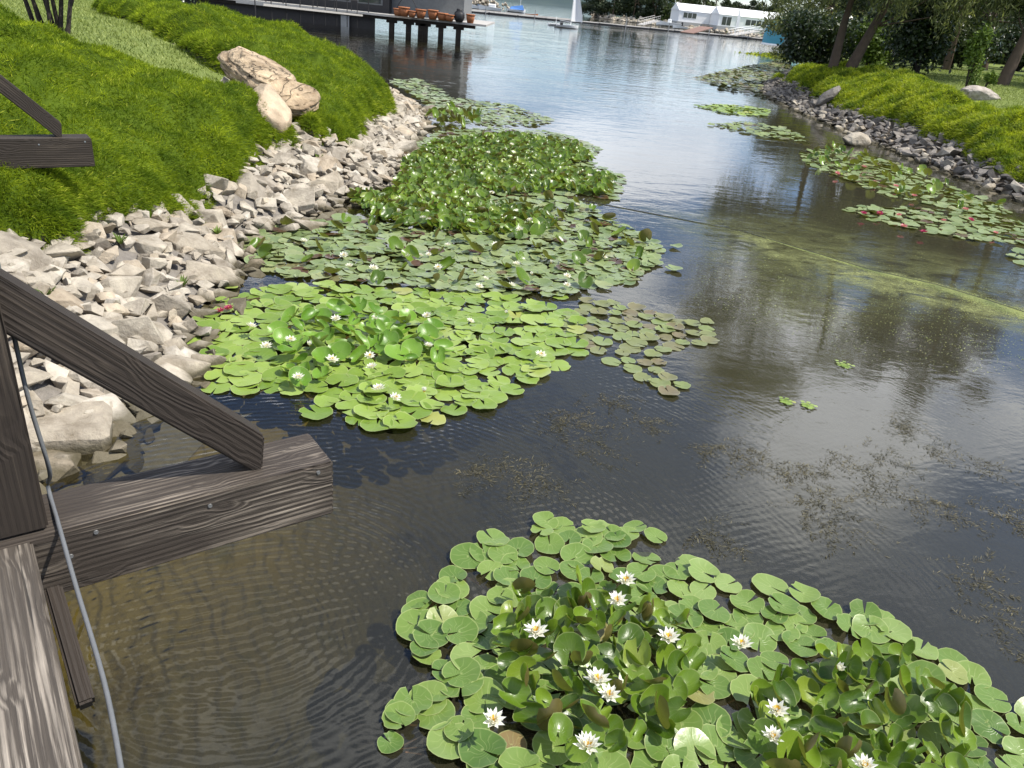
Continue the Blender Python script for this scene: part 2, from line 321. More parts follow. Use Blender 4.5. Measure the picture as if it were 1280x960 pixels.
def water_material():
    m, t, out = material('lake water'); geo = t.new('ShaderNodeNewGeometry'); P = geo.outputs['Position']
    sp = t.new('ShaderNodeSeparateXYZ', {0: P})
    far = t.ramp(t.math('DIVIDE', sp.outputs[1], 60.0), [(0.0, 0.0), (1.0, 1.0)])
    w1 = t.noise(2.6, t.mapping(P, scale=(1, 1.9, 1), rot=(0, 0, rad(-20))), detail=4, rough=0.5, dist=0.8)
    w2 = t.noise(15.0, t.mapping(P, scale=(1, 1.7, 1), rot=(0, 0, rad(35))), detail=2, rough=0.5, dist=0.3)
    rip = t.new('ShaderNodeTexWave', {'Vector': t.mapping(P, rot=(0, 0, rad(63))), 'Scale': 4.6, 'Distortion': 5.0, 'Detail': 2.0, 'Detail Scale': 0.8, 'Detail Roughness': 0.5}, wave_type='BANDS', wave_profile='SIN').outputs['Fac']
    rip2 = t.new('ShaderNodeTexWave', {'Vector': t.mapping(P, loc=(1.25, -3.1, 0)), 'Scale': 5.4, 'Distortion': 4.0, 'Detail': 2.0, 'Detail Scale': 1.0}, wave_type='RINGS', rings_direction='Z', wave_profile='SIN').outputs['Fac']
    mk = t.noise(0.8, P, detail=2)
    rip = t.math('MULTIPLY', rip, t.ramp(mk, [(0.40, 0.1), (0.62, 1.0)])); rip2 = t.math('MULTIPLY', rip2, t.ramp(mk, [(0.38, 1.0), (0.62, 0.2)]))
    nearm = t.ramp(t.math('DIVIDE', sp.outputs[1], 10.0), [(0.45, 1.0), (0.8, 0.0)])
    leftm = t.ramp(t.math('ADD', t.math('MULTIPLY', sp.outputs[0], 0.25), 0.5), [(0.35, 1.0), (0.95, 0.12)])
    rip_h = t.math('MULTIPLY', t.math('ADD', rip, rip2), t.math('MULTIPLY', t.math('MULTIPLY', nearm, t.math('MULTIPLY', leftm, t.ramp(t.noise(0.7, P, detail=2), [(0.35, 0.4), (0.6, 1.0)]))), 0.30))
    w3 = t.math('MULTIPLY', t.noise(0.9, t.mapping(P, scale=(1, 1.5, 1)), detail=3, dist=0.6), t.math('MULTIPLY', far, 2.6))
    h = t.math('ADD', t.math('ADD', t.math('ADD', t.math('MULTIPLY', w1, 0.24), t.math('MULTIPLY', w2, 0.03)), rip_h), w3)
    gust = t.ramp(t.noise(0.10, t.mapping(P, scale=(1, 2.2, 1)), detail=3), [(0.35, 0.35), (0.65, 1.0)])
    nb = t.new('ShaderNodeBump', {'Height': h, 'Distance': 0.035}); t.put(nb.inputs['Strength'], t.math('MULTIPLY', gust, 0.42))
    fr = t.new('ShaderNodeFresnel', {'IOR': 1.58, 'Normal': nb.outputs[0]})
    gl = t.new('ShaderNodeBsdfGlossy', {'Color': (1, 1, 1, 1), 'Roughness': 0.02, 'Normal': nb.outputs[0]})
    tr = t.new('ShaderNodeBsdfTransparent', {'Color': (0.68, 0.66, 0.50, 1)})
    murk_n = t.noise(0.5, P, detail=4)
    df = t.new('ShaderNodeBsdfDiffuse', {'Color': t.mix(murk_n, (0.042, 0.040, 0.025), (0.066, 0.061, 0.038))})
    turb = t.ramp(t.math('ADD', t.math('MULTIPLY', sp.outputs[0], 0.1), 0.4), [(0.18, 0.10), (0.42, 0.42), (1.0, 0.66)])
    under = t.new('ShaderNodeMixShader', {0: turb, 1: tr.outputs[0], 2: df.outputs[0]})
    mx = t.new('ShaderNodeMixShader', {0: fr.outputs[0], 1: under.outputs[0], 2: gl.outputs[0]})
    t.l.new(mx.outputs[0], out.inputs[0]); return m
def bed_material():
    m, t, out = material('sandy mud bed'); geo = t.new('ShaderNodeNewGeometry'); P = geo.outputs['Position']
    sp = t.new('ShaderNodeSeparateXYZ', {0: P})
    n = t.noise(1.3, P, detail=6); n2 = t.noise(9, P, detail=6, rough=0.65)
    deep = t.ramp(t.math('ADD', t.math('MULTIPLY', sp.outputs[2], -1.0), t.math('MULTIPLY', n, 0.3)), [(0.55, 0.0), (1.05, 1.0)])
    sand = t.mix(n2, (0.14, 0.108, 0.036), (0.27, 0.215, 0.08)); mud = t.mix(n2, (0.04, 0.04, 0.03), (0.075, 0.072, 0.05))
    c = t.mix(deep, sand, mud)
    alg = t.ramp(t.noise(4.0, P, detail=5), [(0.55, 0.0), (0.7, 1.0)])
    c = t.mix(t.math('MULTIPLY', alg, 0.5), c, (0.075, 0.075, 0.02))
    wv = t.new('ShaderNodeTexWave', {'Vector': t.mapping(P, rot=(0, 0, rad(-35))), 'Scale': 2.6, 'Distortion': 14.0, 'Detail': 4.0, 'Detail Scale': 0.8}, wave_type='BANDS')
    nm = t.bump(t.math('ADD', t.math('MULTIPLY', wv.outputs['Fac'], 0.55), n2), 0.7, 0.05)
    b = t.new('ShaderNodeBsdfDiffuse', {'Color': c, 'Normal': nm}); t.l.new(b.outputs[0], out.inputs[0]); return m
def lawn_material():
    m, t, out = material('mown lawn'); geo = t.new('ShaderNodeNewGeometry'); P = geo.outputs['Position']
    c = t.mix(t.noise(0.7, P, detail=6), (0.15, 0.19, 0.045), (0.23, 0.27, 0.075))
    c = t.mix(t.math('MULTIPLY', t.noise(40, P, detail=3), 0.6), c, (0.06, 0.10, 0.02))
    b = t.new('ShaderNodeBsdfPrincipled', {'Base Color': c, 'Roughness': 0.9, 'Specular IOR Level': 0.15, 'Normal': t.bump(t.noise(60, P, detail=4), 0.8, 0.03)})
    t.l.new(b.outputs[0], out.inputs[0]); return m
M['water'] = water_material(); M['bed'] = bed_material(); M['lawn'] = lawn_material()

# ------------------------------------------------------------------ land, bed and water
wl = [at(*p)[:2] for p in ((0, 600), (130, 545), (160, 500), (225, 465), (235, 400), (270, 365), (300, 330), (300, 300), (370, 280), (430, 250), (495, 230), (500, 195), (525, 160), (525, 137))]
LEFT = [(-60, -14), (-8, -14), (-6.2, 0), (-4.3, 2.9)] + [tuple(p) for p in wl] + [(-4.6, 24.8), (-7.5, 27.5), (-11.5, 31.5), (-16, 38), (-22, 48), (-34, 58), (-60, 60)]
RIGHT = [(60, -20), (10, -14), (11.5, 5), (11.2, 18), (11.0, 21.6), (10.95, 25.4), (10.8, 28.6), (10.65, 33.9), (10.9, 41), (12.7, 48), (17, 60), (24, 78), (34, 108), (41, 140)] + [tuple(at(x, y)[:2]) for x, y in ((972, 55), (950, 49), (905, 42), (860, 36.5), (810, 30.5), (765, 25), (738, 21))] + [(30, 330), (60, 450), (160, 620), (700, 620), (700, -20)]
def prof(d):
    z = np.where(d < 1.3, 0.45*d, 0.585 + 1.15*(1-np.exp(-np.maximum(d-1.3, 0)*0.36/1.15)))
    return z
def zleft(x, y): 
    d = sdist(x, y, LEFT); return prof(d) + 0.06*(fbm(np.asarray(x)*0.8, np.asarray(y)*0.8, 3)-0.5)*smooth(0.5, 2, d)
def zright(x, y):
    d = sdist(x, y, RIGHT); z = prof(d); far = smooth(100, 145, np.asarray(y, float))
    z = z*(1-far) + far*np.where(d < 1.3, 0.45*d, 0.6)
    return z + 0.06*(fbm(np.asarray(x)*0.8, np.asarray(y)*0.8, 5)-0.5)*smooth(0.5, 2, d)
def grid_mesh(name, xs, ys, zf, keep, mat, mats=None, mif=None, uvs=False):
    X, Y = np.meshgrid(xs, ys); Z = zf(X, Y); nx, ny = len(xs), len(ys)
    V = np.stack([X.ravel(), Y.ravel(), Z.ravel()], 1)
    i = np.arange(nx*ny).reshape(ny, nx)
    Fc = np.stack([i[:-1, :-1].ravel(), i[:-1, 1:].ravel(), i[1:, 1:].ravel(), i[1:, :-1].ravel()], 1)
    k = keep(X, Y).ravel(); Fc = Fc[k[Fc].all(1)]
    used = np.unique(Fc); mp = np.full(len(V), -1); mp[used] = np.arange(len(used)); V = V[used]; Fc = mp[Fc]
    mi = mif(V[Fc].mean(1)) if mif else None
    return np_mesh(name, V, Fc, None, None, mat, True, mats, mi)
def axis(*segs):
    out = []
    for a, b, st in segs: out += list(np.arange(a, b, st))
    return np.array(out + [segs[-1][1]])
bx = axis((-60, -9, 3), (-9, 3, 0.2), (3, 14, 0.5), (14, 60, 4)); by = axis((-20, -1, 2), (-1, 14, 0.2), (14, 45, 0.6), (45, 200, 8))
def zbed(x, y):
    d = np.maximum(sdist(x, y, LEFT), sdist(x, y, RIGHT))
    z = np.where(d < 0, np.maximum(-0.14 + 0.27*d, -1.5), -0.14 - 0.35*np.minimum(d, 4))
    return z + 0.10*(fbm(x*0.9, y*0.9, 21)-0.5)
tag(link('lake_bed', grid_mesh('lake_bed', bx, by, zbed, lambda X, Y: np.ones(X.shape, bool), M['bed'])), kind='structure')
def big_plane(name, z, mat, r=3000):
    return link(name, np_mesh(name, [(-r, -400, z), (r, -400, z), (r, r, z), (-r, r, z)], [(0, 1, 2, 3)], mat=mat))
tag(big_plane('water', 0.0, M['water']), kind='structure')
tag(big_plane('deep_lake_bed', -2.6, M['bed']), kind='structure')

# juniper beds (footprints on the ground)
def hit(px, py, zf):
    d = Fv + (px-640)/FPX*Rv + (480-py)/FPX*Uv
    ts = np.linspace(2, 110, 5400)/math.hypot(d[0], d[1])
    P = CP[None, :] + ts[:, None]*d[None, :]
    below = P[:, 2] < zf(P[:, 0], P[:, 1])
    k = int(np.argmax(below)) if below.any() else len(ts)-1
    return float(P[k, 0]), float(P[k, 1])
JA = [hit(px, py, zleft) for px, py in ((-60, 330), (20, 306), (95, 312), (120, 290), (160, 278), (250, 248), (330, 208), (362, 186), (352, 160))]
JA += [(-5.0, 13.4), (-6.2, 13.3), (-8.2, 14.0), (-11.5, 15.6), (-15, 14), (-13, 7), (-8, 4.5)]
JB = [hit(px, py, zleft) for px, py in ((388, 178), (412, 176), (442, 190), (452, 158), (490, 140))]
JB += [(-3.95, 20.6), (-4.6, 22.6), (-6.5, 24.8), (-10, 27.0), (-14, 30.0), (-17, 31.5), (-14.6, 26.8), (-11.0, 22.4), (-8.0, 17.9), (-6.2, 16.2), (-5.2, 14.9)]
JR = [hit(px, py, zright) for px, py in ((1310, 236), (1280, 222), (1200, 188), (1130, 158), (1080, 143), (1030, 127), (990, 105), (966, 99))]
JR += [(12.6, 44.2), (14.5, 46.6)] + [hit(x, y, lambda a, b_: zright(a, b_)+0.38) for x, y in ((1075, 86), (1130, 90), (1165, 102), (1190, 113), (1235, 129), (1290, 139))]
JR += [(JR[-1][0]-0.2, JR[-1][1]-4), (14.6, 15), (13.2, 13.5)]

def lmi(c): # lawn or soil by distance from the water
    d = sdist(c[:, 0], c[:, 1], LEFT); j = np.maximum(sdist(c[:, 0], c[:, 1], JA), sdist(c[:, 0], c[:, 1], JB))
    return np.where((d > 3.2) & (j < 0.15), 1, np.where(j < 0.2, 2, 0))
left_bank = tag(link('left_bank', grid_mesh('left_bank', axis((-60, -24, 2), (-24, -18, 0.6), (-18, -1.5, 0.22)), axis((-14, 2, 1), (2, 32, 0.22), (32, 60, 0.7)), zleft,
      lambda X, Y: sdist(X, Y, LEFT) > -0.75, None, [M['soil'], M['lawn'], M['gravel']], lmi)), kind='structure')
def rmi(c):
    d = sdist(c[:, 0], c[:, 1], RIGHT); j = sdist(c[:, 0], c[:, 1], JR)
    return np.where((d > 2.4) & (j < 0.2), 1, 0)
right_bank = tag(link('right_bank', grid_mesh('right_bank', axis((9.5, 22, 0.25), (22, 60, 1), (60, 700, 16)), axis((-20, 12, 2), (12, 50, 0.25), (50, 160, 1), (160, 620, 10)), zright,
      lambda X, Y: sdist(X, Y, RIGHT) > -0.8, None, [M['soil'], M['lawn']], rmi)), kind='structure')

# ------------------------------------------------------------------ stones
def rock_mesh(name, seed, flat=0.62, mat=None, sub=0):
    r = np.random.default_rng(seed); bm = bmesh.new()
    for k in range(13):
        v = r.normal(size=3); v /= np.linalg.norm(v); v = np.sign(v)*np.abs(v)**0.8
        v *= r.uniform(0.8, 1.05); bm.verts.new((v[0], v[1]*r.uniform(0.8, 1.0), v[2]*flat))
    res = bmesh.ops.convex_hull(bm, input=bm.verts)
    bmesh.ops.delete(bm, geom=[e for e in set(res['geom_interior']+res['geom_unused']) if isinstance(e, bmesh.types.BMVert)], context='VERTS')
    bmesh.ops.dissolve_limit(bm, angle_limit=rad(14), verts=bm.verts, edges=bm.edges)
    bmesh.ops.bevel(bm, geom=list(bm.edges), offset=0.025, segments=1, affect='EDGES')
    bmesh.ops.triangulate(bm, faces=bm.faces)
    bm.normal_update(); m = bpy.data.meshes.new(name); bm.to_mesh(m); bm.free()
    if mat: m.materials.append(mat)
    return m
def mesh_arrays(m):
    V = np.empty(len(m.vertices)*3); m.vertices.foreach_get('co', V); V = V.reshape(-1, 3)
    Fc = np.array([tuple(p.vertices) for p in m.polygons])
    uv = None
    if m.uv_layers:
        uv = np.zeros((len(V), 2)); li = np.empty(len(m.loops), int); m.loops.foreach_get('vertex_index', li)
        q = np.empty(len(m.loops)*2); m.uv_layers[0].data.foreach_get('uv', q); uv[li] = q.reshape(-1, 2)
    return V, Fc, uv
def scatter(items, variants, parent, name, stuff_name, mat, limit=300, shade=False, ref=None):
    """items: (variant index, Matrix); the ones that show largest become parts, the rest one stuff part"""
    def size(it):
        p = it[1].translation; q = np.array(p)-CP
        if q @ Fv <= 0.3: return 0
        x, y = proj(p); s = it[1].to_scale().x/np.linalg.norm(q)
        return s if (-40 < x < 1320 and -40 < y < 1000) else s*0.01
    items = sorted(items, key=size, reverse=True); off = parent.matrix_basis.inverted() if parent else Matrix()
    for vi, mt in items[:limit]:
        o = link(name, variants[vi], parent); o.matrix_basis = off @ mt
    rest = items[limit:]
    if rest:
        acc = Acc(); arr = [mesh_arrays(v) for v in variants]
        for vi, mt in rest:
            V, Fc, uv = arr[vi]; A = np.array(off @ mt)
            acc.add(V @ A[:3, :3].T + A[:3, 3], Fc, uv, random.random())
        o = link(stuff_name, acc.mesh(stuff_name, mat, shade), parent); o['kind'] = 'stuff'
def dart(poly, n, rmin, tries=40, bounds=None, test=None, rvar=None):
    """random points in a polygon with a minimum spacing"""
    P = np.array(poly); lo, hi = P.min(0), P.max(0); cell = {}; out = []
    m = n*tries; xs = rng.uniform(lo[0], hi[0], m); ys = rng.uniform(lo[1], hi[1], m); ins = sdist(xs, ys, poly) > 0
    if test is not None: ins &= test(xs, ys)
    for x, y in zip(xs[ins], ys[ins]):
        c = (int(x//rmin), int(y//rmin)); ok = True
        for i in (-1, 0, 1):
            for j in (-1, 0, 1):
                for a, b in cell.get((c[0]+i, c[1]+j), ()):
                    if (a-x)**2+(b-y)**2 < rmin*rmin: ok = False; break
        if ok:
            cell.setdefault(c, []).append((x, y)); out.append((x, y))
            if len(out) >= n: break
    return out
rocks = [rock_mesh('riprap_stone', 100+k, random.uniform(0.62, 0.92), M['stone']) for k in range(14)]
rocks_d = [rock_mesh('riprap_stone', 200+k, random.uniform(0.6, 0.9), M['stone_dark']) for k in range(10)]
def rock_items(poly, land, zf, beds, spec, nvar, dmin=-0.28, dmax=3.2, seedz=0):
    its = []
    for n, rmin, s0, s1, lift in spec:
        def test(x, y):
            d = sdist(x, y, land); ok = (d > dmin) & (d < dmax)
            for b in beds: ok &= sdist(x, y, b) < 0.30
            return ok
        for x, y in dart(poly, n, rmin, 60, test=test):
            s = random.uniform(s0, s1)*random.choice((0.8, 1, 1, 1.15)); z = float(zf(np.array([x]), np.array([y]))[0])
            mt = Matrix.Translation((x, y, z + s*lift)) @ Euler((random.uniform(-0.5, 0.5), random.uniform(-0.5, 0.5), random.uniform(0, 6.28))).to_matrix().to_4x4() @ Matrix.Diagonal((s*random.uniform(0.9, 1.45), s*random.uniform(0.7, 1.0), s*random.uniform(0.55, 0.95), 1))
            its.append((random.randrange(nvar), mt))
    return its
zone = [(-6.6, 2.5), (-2.0, 2.5), (-1.8, 24.5), (-6.5, 25.5), (-7, 16), (-6.5, 8)]
its = rock_items(zone, LEFT, zleft, [JA, JB], [(150, 0.44, 0.22, 0.33, 0.10), (900, 0.22, 0.13, 0.21, 0.22), (1700, 0.105, 0.06, 0.11, 0.75)], 14)
scatter(its, rocks, left_bank, 'riprap_stone', 'riprap_fill', M['stone'], 300)
zr = [(8, 13), (13.6, 13), (13.2, 42), (16, 56), (26, 78), (24, 82), (12, 52), (9, 40)]
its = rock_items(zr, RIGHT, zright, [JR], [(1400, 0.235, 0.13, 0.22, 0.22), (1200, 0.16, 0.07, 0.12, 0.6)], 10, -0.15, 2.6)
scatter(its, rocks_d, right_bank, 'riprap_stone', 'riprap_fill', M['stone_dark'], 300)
its = rock_items([(9.6, 14), (11.9, 14), (11.7, 46), (9.6, 46)], RIGHT, zright, [], [(90, 0.35, 0.09, 0.20, 0.4)], 14, -0.22, 0.30)
scatter(its, rocks, right_bank, 'waterline_stone', 'waterline_stones', M['stone'], 240)
# far shore rocks along the revetment behind the jetty
its = []
for k in range(420):
    px_ = random.uniform(740, 975); q_ = at(px_, np.interp(px_, [738, 765, 810, 860, 905, 950, 972], [21, 25, 30.5, 36.5, 42, 49, 55])); u_ = random.uniform(-.5, 6); x = q_[0]*(1+u_/200); y = q_[1]*(1+u_/200); s = random.uniform(0.45, 0.9)
    its.append((random.randrange(14), Matrix.Translation((x, y, 0.1+0.22*max(0, u_)*random.random())) @ Euler((random.random(), random.random(), random.random()*6)).to_matrix().to_4x4() @ Matrix.Scale(s, 4)))
acc = Acc(); arr = [mesh_arrays(v) for v in rocks]
for vi, mt in its:
    V, Fc, _ = arr[vi]; A = np.array(mt); acc.add(V @ A[:3, :3].T + A[:3, 3], Fc, None, random.random())
o = link('shore_stones', acc.mesh('shore_stones', M['stone']), right_bank); o['kind'] = 'stuff'

for k, (px, py, lb) in enumerate(((152, 312, 'small green weed sprouting between the bank stones under the juniper'), (228, 366, 'tiny weed between pale stones near the water left of the lime pads'), (272, 300, 'tuft of weed in the stones above the dull lily pads'), (398, 205, 'small weed in the stones below the far juniper mound'), (60, 380, 'weed tuft between the stones just above the timber brace'))):
    q = hit(px, py, zleft); zq = float(zleft(np.array([q[0]]), np.array([q[1]]))[0]); e = empty('weed', (q[0], q[1], zq+0.05), lb, 'weed'); acc = Acc()
    for b_ in range(26):
        a = random.uniform(0, 6.28); L = random.uniform(.08, .17); d = np.array([math.cos(a)*.6, math.sin(a)*.6, .8])*L; n_ = np.array([-math.sin(a), math.cos(a), 0])*random.uniform(.006, .014)
        acc.add(np.array([[0, 0, 0], d*.55+n_, d+np.array([0, 0, -.02]), d*.55-n_]), [(0, 1, 2), (0, 2, 3)], None, random.random())
    link('leaves', acc.mesh('leaves', M['light_leaf']), e)
def boulder(name, label, c, s, rz, mat, seed, strata=0.0, tilt=(0, 0)):
    bm = bmesh.new(); bmesh.ops.create_icosphere(bm, subdivisions=5, radius=1.0); r = np.random.default_rng(seed)
    ox, oy = r.uniform(0, 50, 2); cuts = [(r.normal(size=3), r.uniform(0.62, 0.85)) for _ in range(9)]
    V = np.array([v.co for v in bm.verts])
    for nrm, dd in cuts:
        nrm = nrm/np.linalg.norm(nrm); k = V @ nrm - dd; V = V - np.maximum(k, 0)[:, None]*nrm*0.85
    rr = 1 + 0.22*(fbm(V[:, 0]*1.6+ox+V[:, 2], V[:, 1]*1.6+oy, seed)-0.5) + 0.10*(fbm(V[:, 0]*6+oy+V[:, 2]*2, V[:, 1]*6+V[:, 2]*3, seed+4)-0.5)
    V = V*rr[:, None]
    if strata:
        lay = V[:, 2]*7 + 1.6*fbm(V[:, 0]*1.5+ox, V[:, 1]*1.5, seed+2); fr = np.abs((lay % 1)-0.5)*2
        V[:, :2] *= (1 - strata*smooth(0.72, 0.95, fr)*0.9 - strata*0.6*(np.floor(lay) % 3 == 0))[:, None]
    for v, p in zip(bm.verts, V): v.co = p*np.array(s)
    o = bm_obj(name, bm, mat, None, True); o.location = c; o.rotation_euler = (tilt[0], tilt[1], rz); tag(o, label, 'boulder'); return o
p = hit(322, 122, zleft)
boulder('boulder', 'large tan layered boulder lying on top between two juniper mounds', ray(323, 94, 15.4), (0.90, 0.68, 0.34), rad(-48), M['boulder'], 5, 0.09, (rad(-6), rad(16)))
boulder('boulder', 'tan cracked boulder wedged under the larger layered boulder', ray(357, 121, 14.8), (0.62, 0.55, 0.33), rad(-35), M['boulder'], 8, 0.09, (rad(8), rad(12)))
boulder('boulder', 'smooth rounded tan boulder half buried beside the near juniper mound', ray(332, 142, 13.7), (0.55, 0.42, 0.44), rad(-60), M['boulder_smooth'], 12, 0.0, (0, rad(18)))
bp = hit(1222, 123, zright); bp = (bp[0], bp[1], float(zright(np.array([bp[0]]), np.array([bp[1]]))[0])+0.10); boulder('boulder', 'grey speckled boulder lying on the shaded lawn', (bp[0], bp[1], bp[2]), (0.85, 0.6, 0.34), 0.2, M['boulder_grey'], 21)
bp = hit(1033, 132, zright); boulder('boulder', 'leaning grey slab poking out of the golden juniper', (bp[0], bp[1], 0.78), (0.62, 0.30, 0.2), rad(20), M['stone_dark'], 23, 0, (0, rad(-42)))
bp = at(1068, 178, 0.08); boulder('boulder', 'pale flat boulder at the waterline below dark riprap', (bp[0], bp[1], 0.13), (0.50, 0.36, 0.26), rad(15), M['stone'], 27)
bp = at(14, 315, 0.75); boulder('boulder', 'big white cracked rock at left edge under the juniper', (bp[0]-0.15, bp[1]+0.1, 0.62), (0.40, 0.30, 0.30), 0.4, M['stone'], 31)
bp = at(203, 466, 0.1); boulder('boulder', 'pale rock standing alone in the water beside the timber brace', (bp[0], bp[1], 0.06), (0.25, 0.17, 0.13), -0.2, M['stone'], 35)
sb = bmesh.new(); add_box(sb, (0, 0, 0), (0.74, 0.50, 0.30), None, 0.05); bmesh.ops.subdivide_edges(sb, edges=sb.edges, cuts=4, use_grid_fill=True)
for v in sb.verts: v.co += Vector((0.05*(float(fbm(v.co.y*4, v.co.z*4, 9))-0.5), 0.07*(float(fbm(v.co.x*4, v.co.z*5, 8))-0.5), 0.05*(float(fbm(v.co.x*5, v.co.y*5, 7))-0.5)))
slab = bm_obj('concrete_slab', sb, M['stone'], None, False); p = at(75, 545, 0.1); slab.location = (p[0]-0.12, p[1]+0.10, 0.02); slab.rotation_euler = (0, 0.03, rad(24)); tag(slab, 'flat pale concrete slab at the waterline behind the timber post', 'slab')

# ------------------------------------------------------------------ juniper and grass
def bed_height(x, y, poly, hgt, lump, seed, edge=0.55, lf=0.8):
    d = sdist(x, y, poly); k = np.sqrt(np.clip(d/edge, 0, 1)*(2-np.clip(d/edge, 0, 1)))
    return k*(hgt + lump*(fbm(x*lf, y*lf, seed, 3)-0.5)*2), d
def bed(name, label, poly, zf, hgt, lump, seed, step, nblades, blen, bw, mat, ysplit, cat, edge=0.55, lf=0.8, ruff=1.0, up=0.55, tuft=0.075):
    P = np.array(poly); lo, hi = P.min(0)-0.6, P.max(0)+0.6
    xs = np.arange(lo[0], hi[0], step); ys = np.arange(lo[1], hi[1], step)
    # ragged edge
    def dd(x, y): return sdist(x, y, poly) + 0.75*(fbm(x*0.75, y*0.75, seed+9, 3)-0.5)
    def top(x, y):
        d = dd(x, y); q = np.clip(d/edge, 0, 1); k = np.sqrt(q*(2-q))
        return zf(x, y) + 0.02 + k*(hgt + lump*(fbm(x*lf, y*lf, seed, 3)-0.5)*2) + 0.46*(fbm(x*1.7, y*1.7, seed+3, 3)-0.5)*k
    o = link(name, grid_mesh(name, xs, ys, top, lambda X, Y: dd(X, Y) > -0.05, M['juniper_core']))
    # blades, denser near the viewer side of the garden
    NT_ = 12; n = nblades*3//NT_; x = rng.uniform(lo[0], hi[0], n); y = rng.uniform(lo[1], hi[1], n)
    dist = np.hypot(x, y); keep = (dd(x, y) > -0.02) & (rng.random(n) < np.clip((ysplit/dist)**1.5, 0.05, 1))
    x, y = x[keep], y[keep]
    ne = nblades//(5*NT_); kk = rng.integers(0, len(poly), ne); tt = rng.random(ne)[:, None]; pa = np.array(poly); pe = pa[kk]*(1-tt)+pa[(kk+1) % len(poly)]*tt + rng.normal(size=(ne, 2))*0.22
    ke = (dd(pe[:, 0], pe[:, 1]) > -0.04) & (np.hypot(pe[:, 0], pe[:, 1]) < ysplit*2.2) & (pe[:, 1] > 0); x = np.concatenate([x, pe[ke, 0]]); y = np.concatenate([y, pe[ke, 1]]); e = 0.06
    tr_ = tuft*np.clip((np.hypot(x, y)/ysplit)**0.6, 1, 2); tone = rng.random(len(x))
    x0, y0 = x, y; ox = rng.normal(size=(len(x), NT_))*0.55; oy = rng.normal(size=(len(x), NT_))*0.55
    x = (x0[:, None]+ox*tr_[:, None]).ravel(); y = (y0[:, None]+oy*tr_[:, None]).ravel(); tone = np.repeat(tone, NT_); ox = ox.ravel(); oy = oy.ravel()
    k_ = dd(x, y) > -0.06; x, y, ox, oy, tone = x[k_], y[k_], ox[k_], oy[k_], tone[k_]
    z = top(x, y); gx = (top(x+e, y)-top(x-e, y))/(2*e); gy = (top(x, y+e)-top(x, y-e))/(2*e)
    gx = np.clip(gx, -2.5, 2.5); gy = np.clip(gy, -2.5, 2.5)
    nr = np.stack([-gx, -gy, np.ones_like(gx)], 1); nr /= np.linalg.norm(nr, axis=1)[:, None]
    ang = fbm(x*1.7, y*1.7, seed+5, 3)*14.0; fl = np.stack([np.cos(ang), np.sin(ang), np.zeros_like(ang)], 1)
    dr = nr*up + fl*0.12*ruff + np.stack([ox, oy, np.zeros_like(ox)], 1)*0.75 + rng.normal(size=(len(x), 3))*0.36*ruff + np.stack([-gx, -gy, np.zeros_like(gx)], 1)*0.12
    dr /= np.linalg.norm(dr, axis=1)[:, None]
    L = blen*rng.uniform(0.6, 1.35, len(x))*np.clip((np.hypot(x, y)/ysplit)**0.35, 1, 1.7); wv = bw*np.clip((np.hypot(x, y)/ysplit)**0.8, 1, 3)
    side = np.cross(dr, rng.normal(size=(len(x), 3))); side /= np.linalg.norm(side, axis=1)[:, None]
    b = np.stack([x, y, z-0.02], 1); mid = b + dr*L[:, None]*0.6; tip = b + dr*L[:, None] + np.array([0, 0, -0.22])*L[:, None]*rng.uniform(0, 1, len(x))[:, None]
    V = np.stack([b-side*wv[:, None]*0.6, b+side*wv[:, None]*0.6, mid+side*wv[:, None]*0.5, tip, mid-side*wv[:, None]*0.5], 1)
    i = np.arange(len(x))[:, None]*5
    Fc = np.concatenate([np.hstack([i, i+1, i+2]), np.hstack([i, i+2, i+4]), np.hstack([i+4, i+2, i+3])])
    r = np.repeat(np.clip(rng.random(len(x))*0.45 + tone*0.38 + 0.5*(fbm(x*2.6, y*2.6, seed+7, 3)-0.38), 0, 0.999), 5)
    m2 = np_mesh(name+'_sprigs', V.reshape(-1, 3), Fc, None, r, mat)
    # join sprigs into the same object
    bm = bmesh.new(); bm.from_mesh(o.data); k = len(bm.faces); bm.free()
    ov, of, _ = mesh_arrays(o.data); of = np.concatenate([of[:, [0, 1, 2]], of[:, [0, 2, 3]]])
    Vall = np.concatenate([ov, V.reshape(-1, 3)]); Fall = np.concatenate([of, Fc+len(ov)])
    mi = np.concatenate([np.zeros(len(of)), np.ones(len(Fc))]); rr = np.concatenate([np.full(len(ov), 0.5), r])
    bpy.data.meshes.remove(m2)
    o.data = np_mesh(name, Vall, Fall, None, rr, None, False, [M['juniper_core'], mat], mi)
    return tag(o, label, cat, kind='stuff')
bed('spreading_juniper', 'wide green mound of fine leaved juniper nearest the bridge', JA, zleft, 0.50, 0.32, 31, 0.09, 270000, 0.085, 0.0055, M['juniper'], 8.5, 'ground cover', 0.95, 0.62, 1.0, 0.55)
bed('spreading_juniper', 'rounded green juniper mound on the point beyond the tan boulders', JB, zleft, 0.56, 0.28, 41, 0.11, 240000, 0.095, 0.006, M['juniper'], 13, 'ground cover', 1.0, 0.6, 1.0, 0.55)
bed('spreading_juniper', 'yellow green juniper bed along the right bank', JR, zright, 0.44, 0.34, 51, 0.14, 220000, 0.14, 0.011, M['juniper_gold'], 22, 'ground cover', 0.9, 0.75, 1.0, 0.45, 0.13)
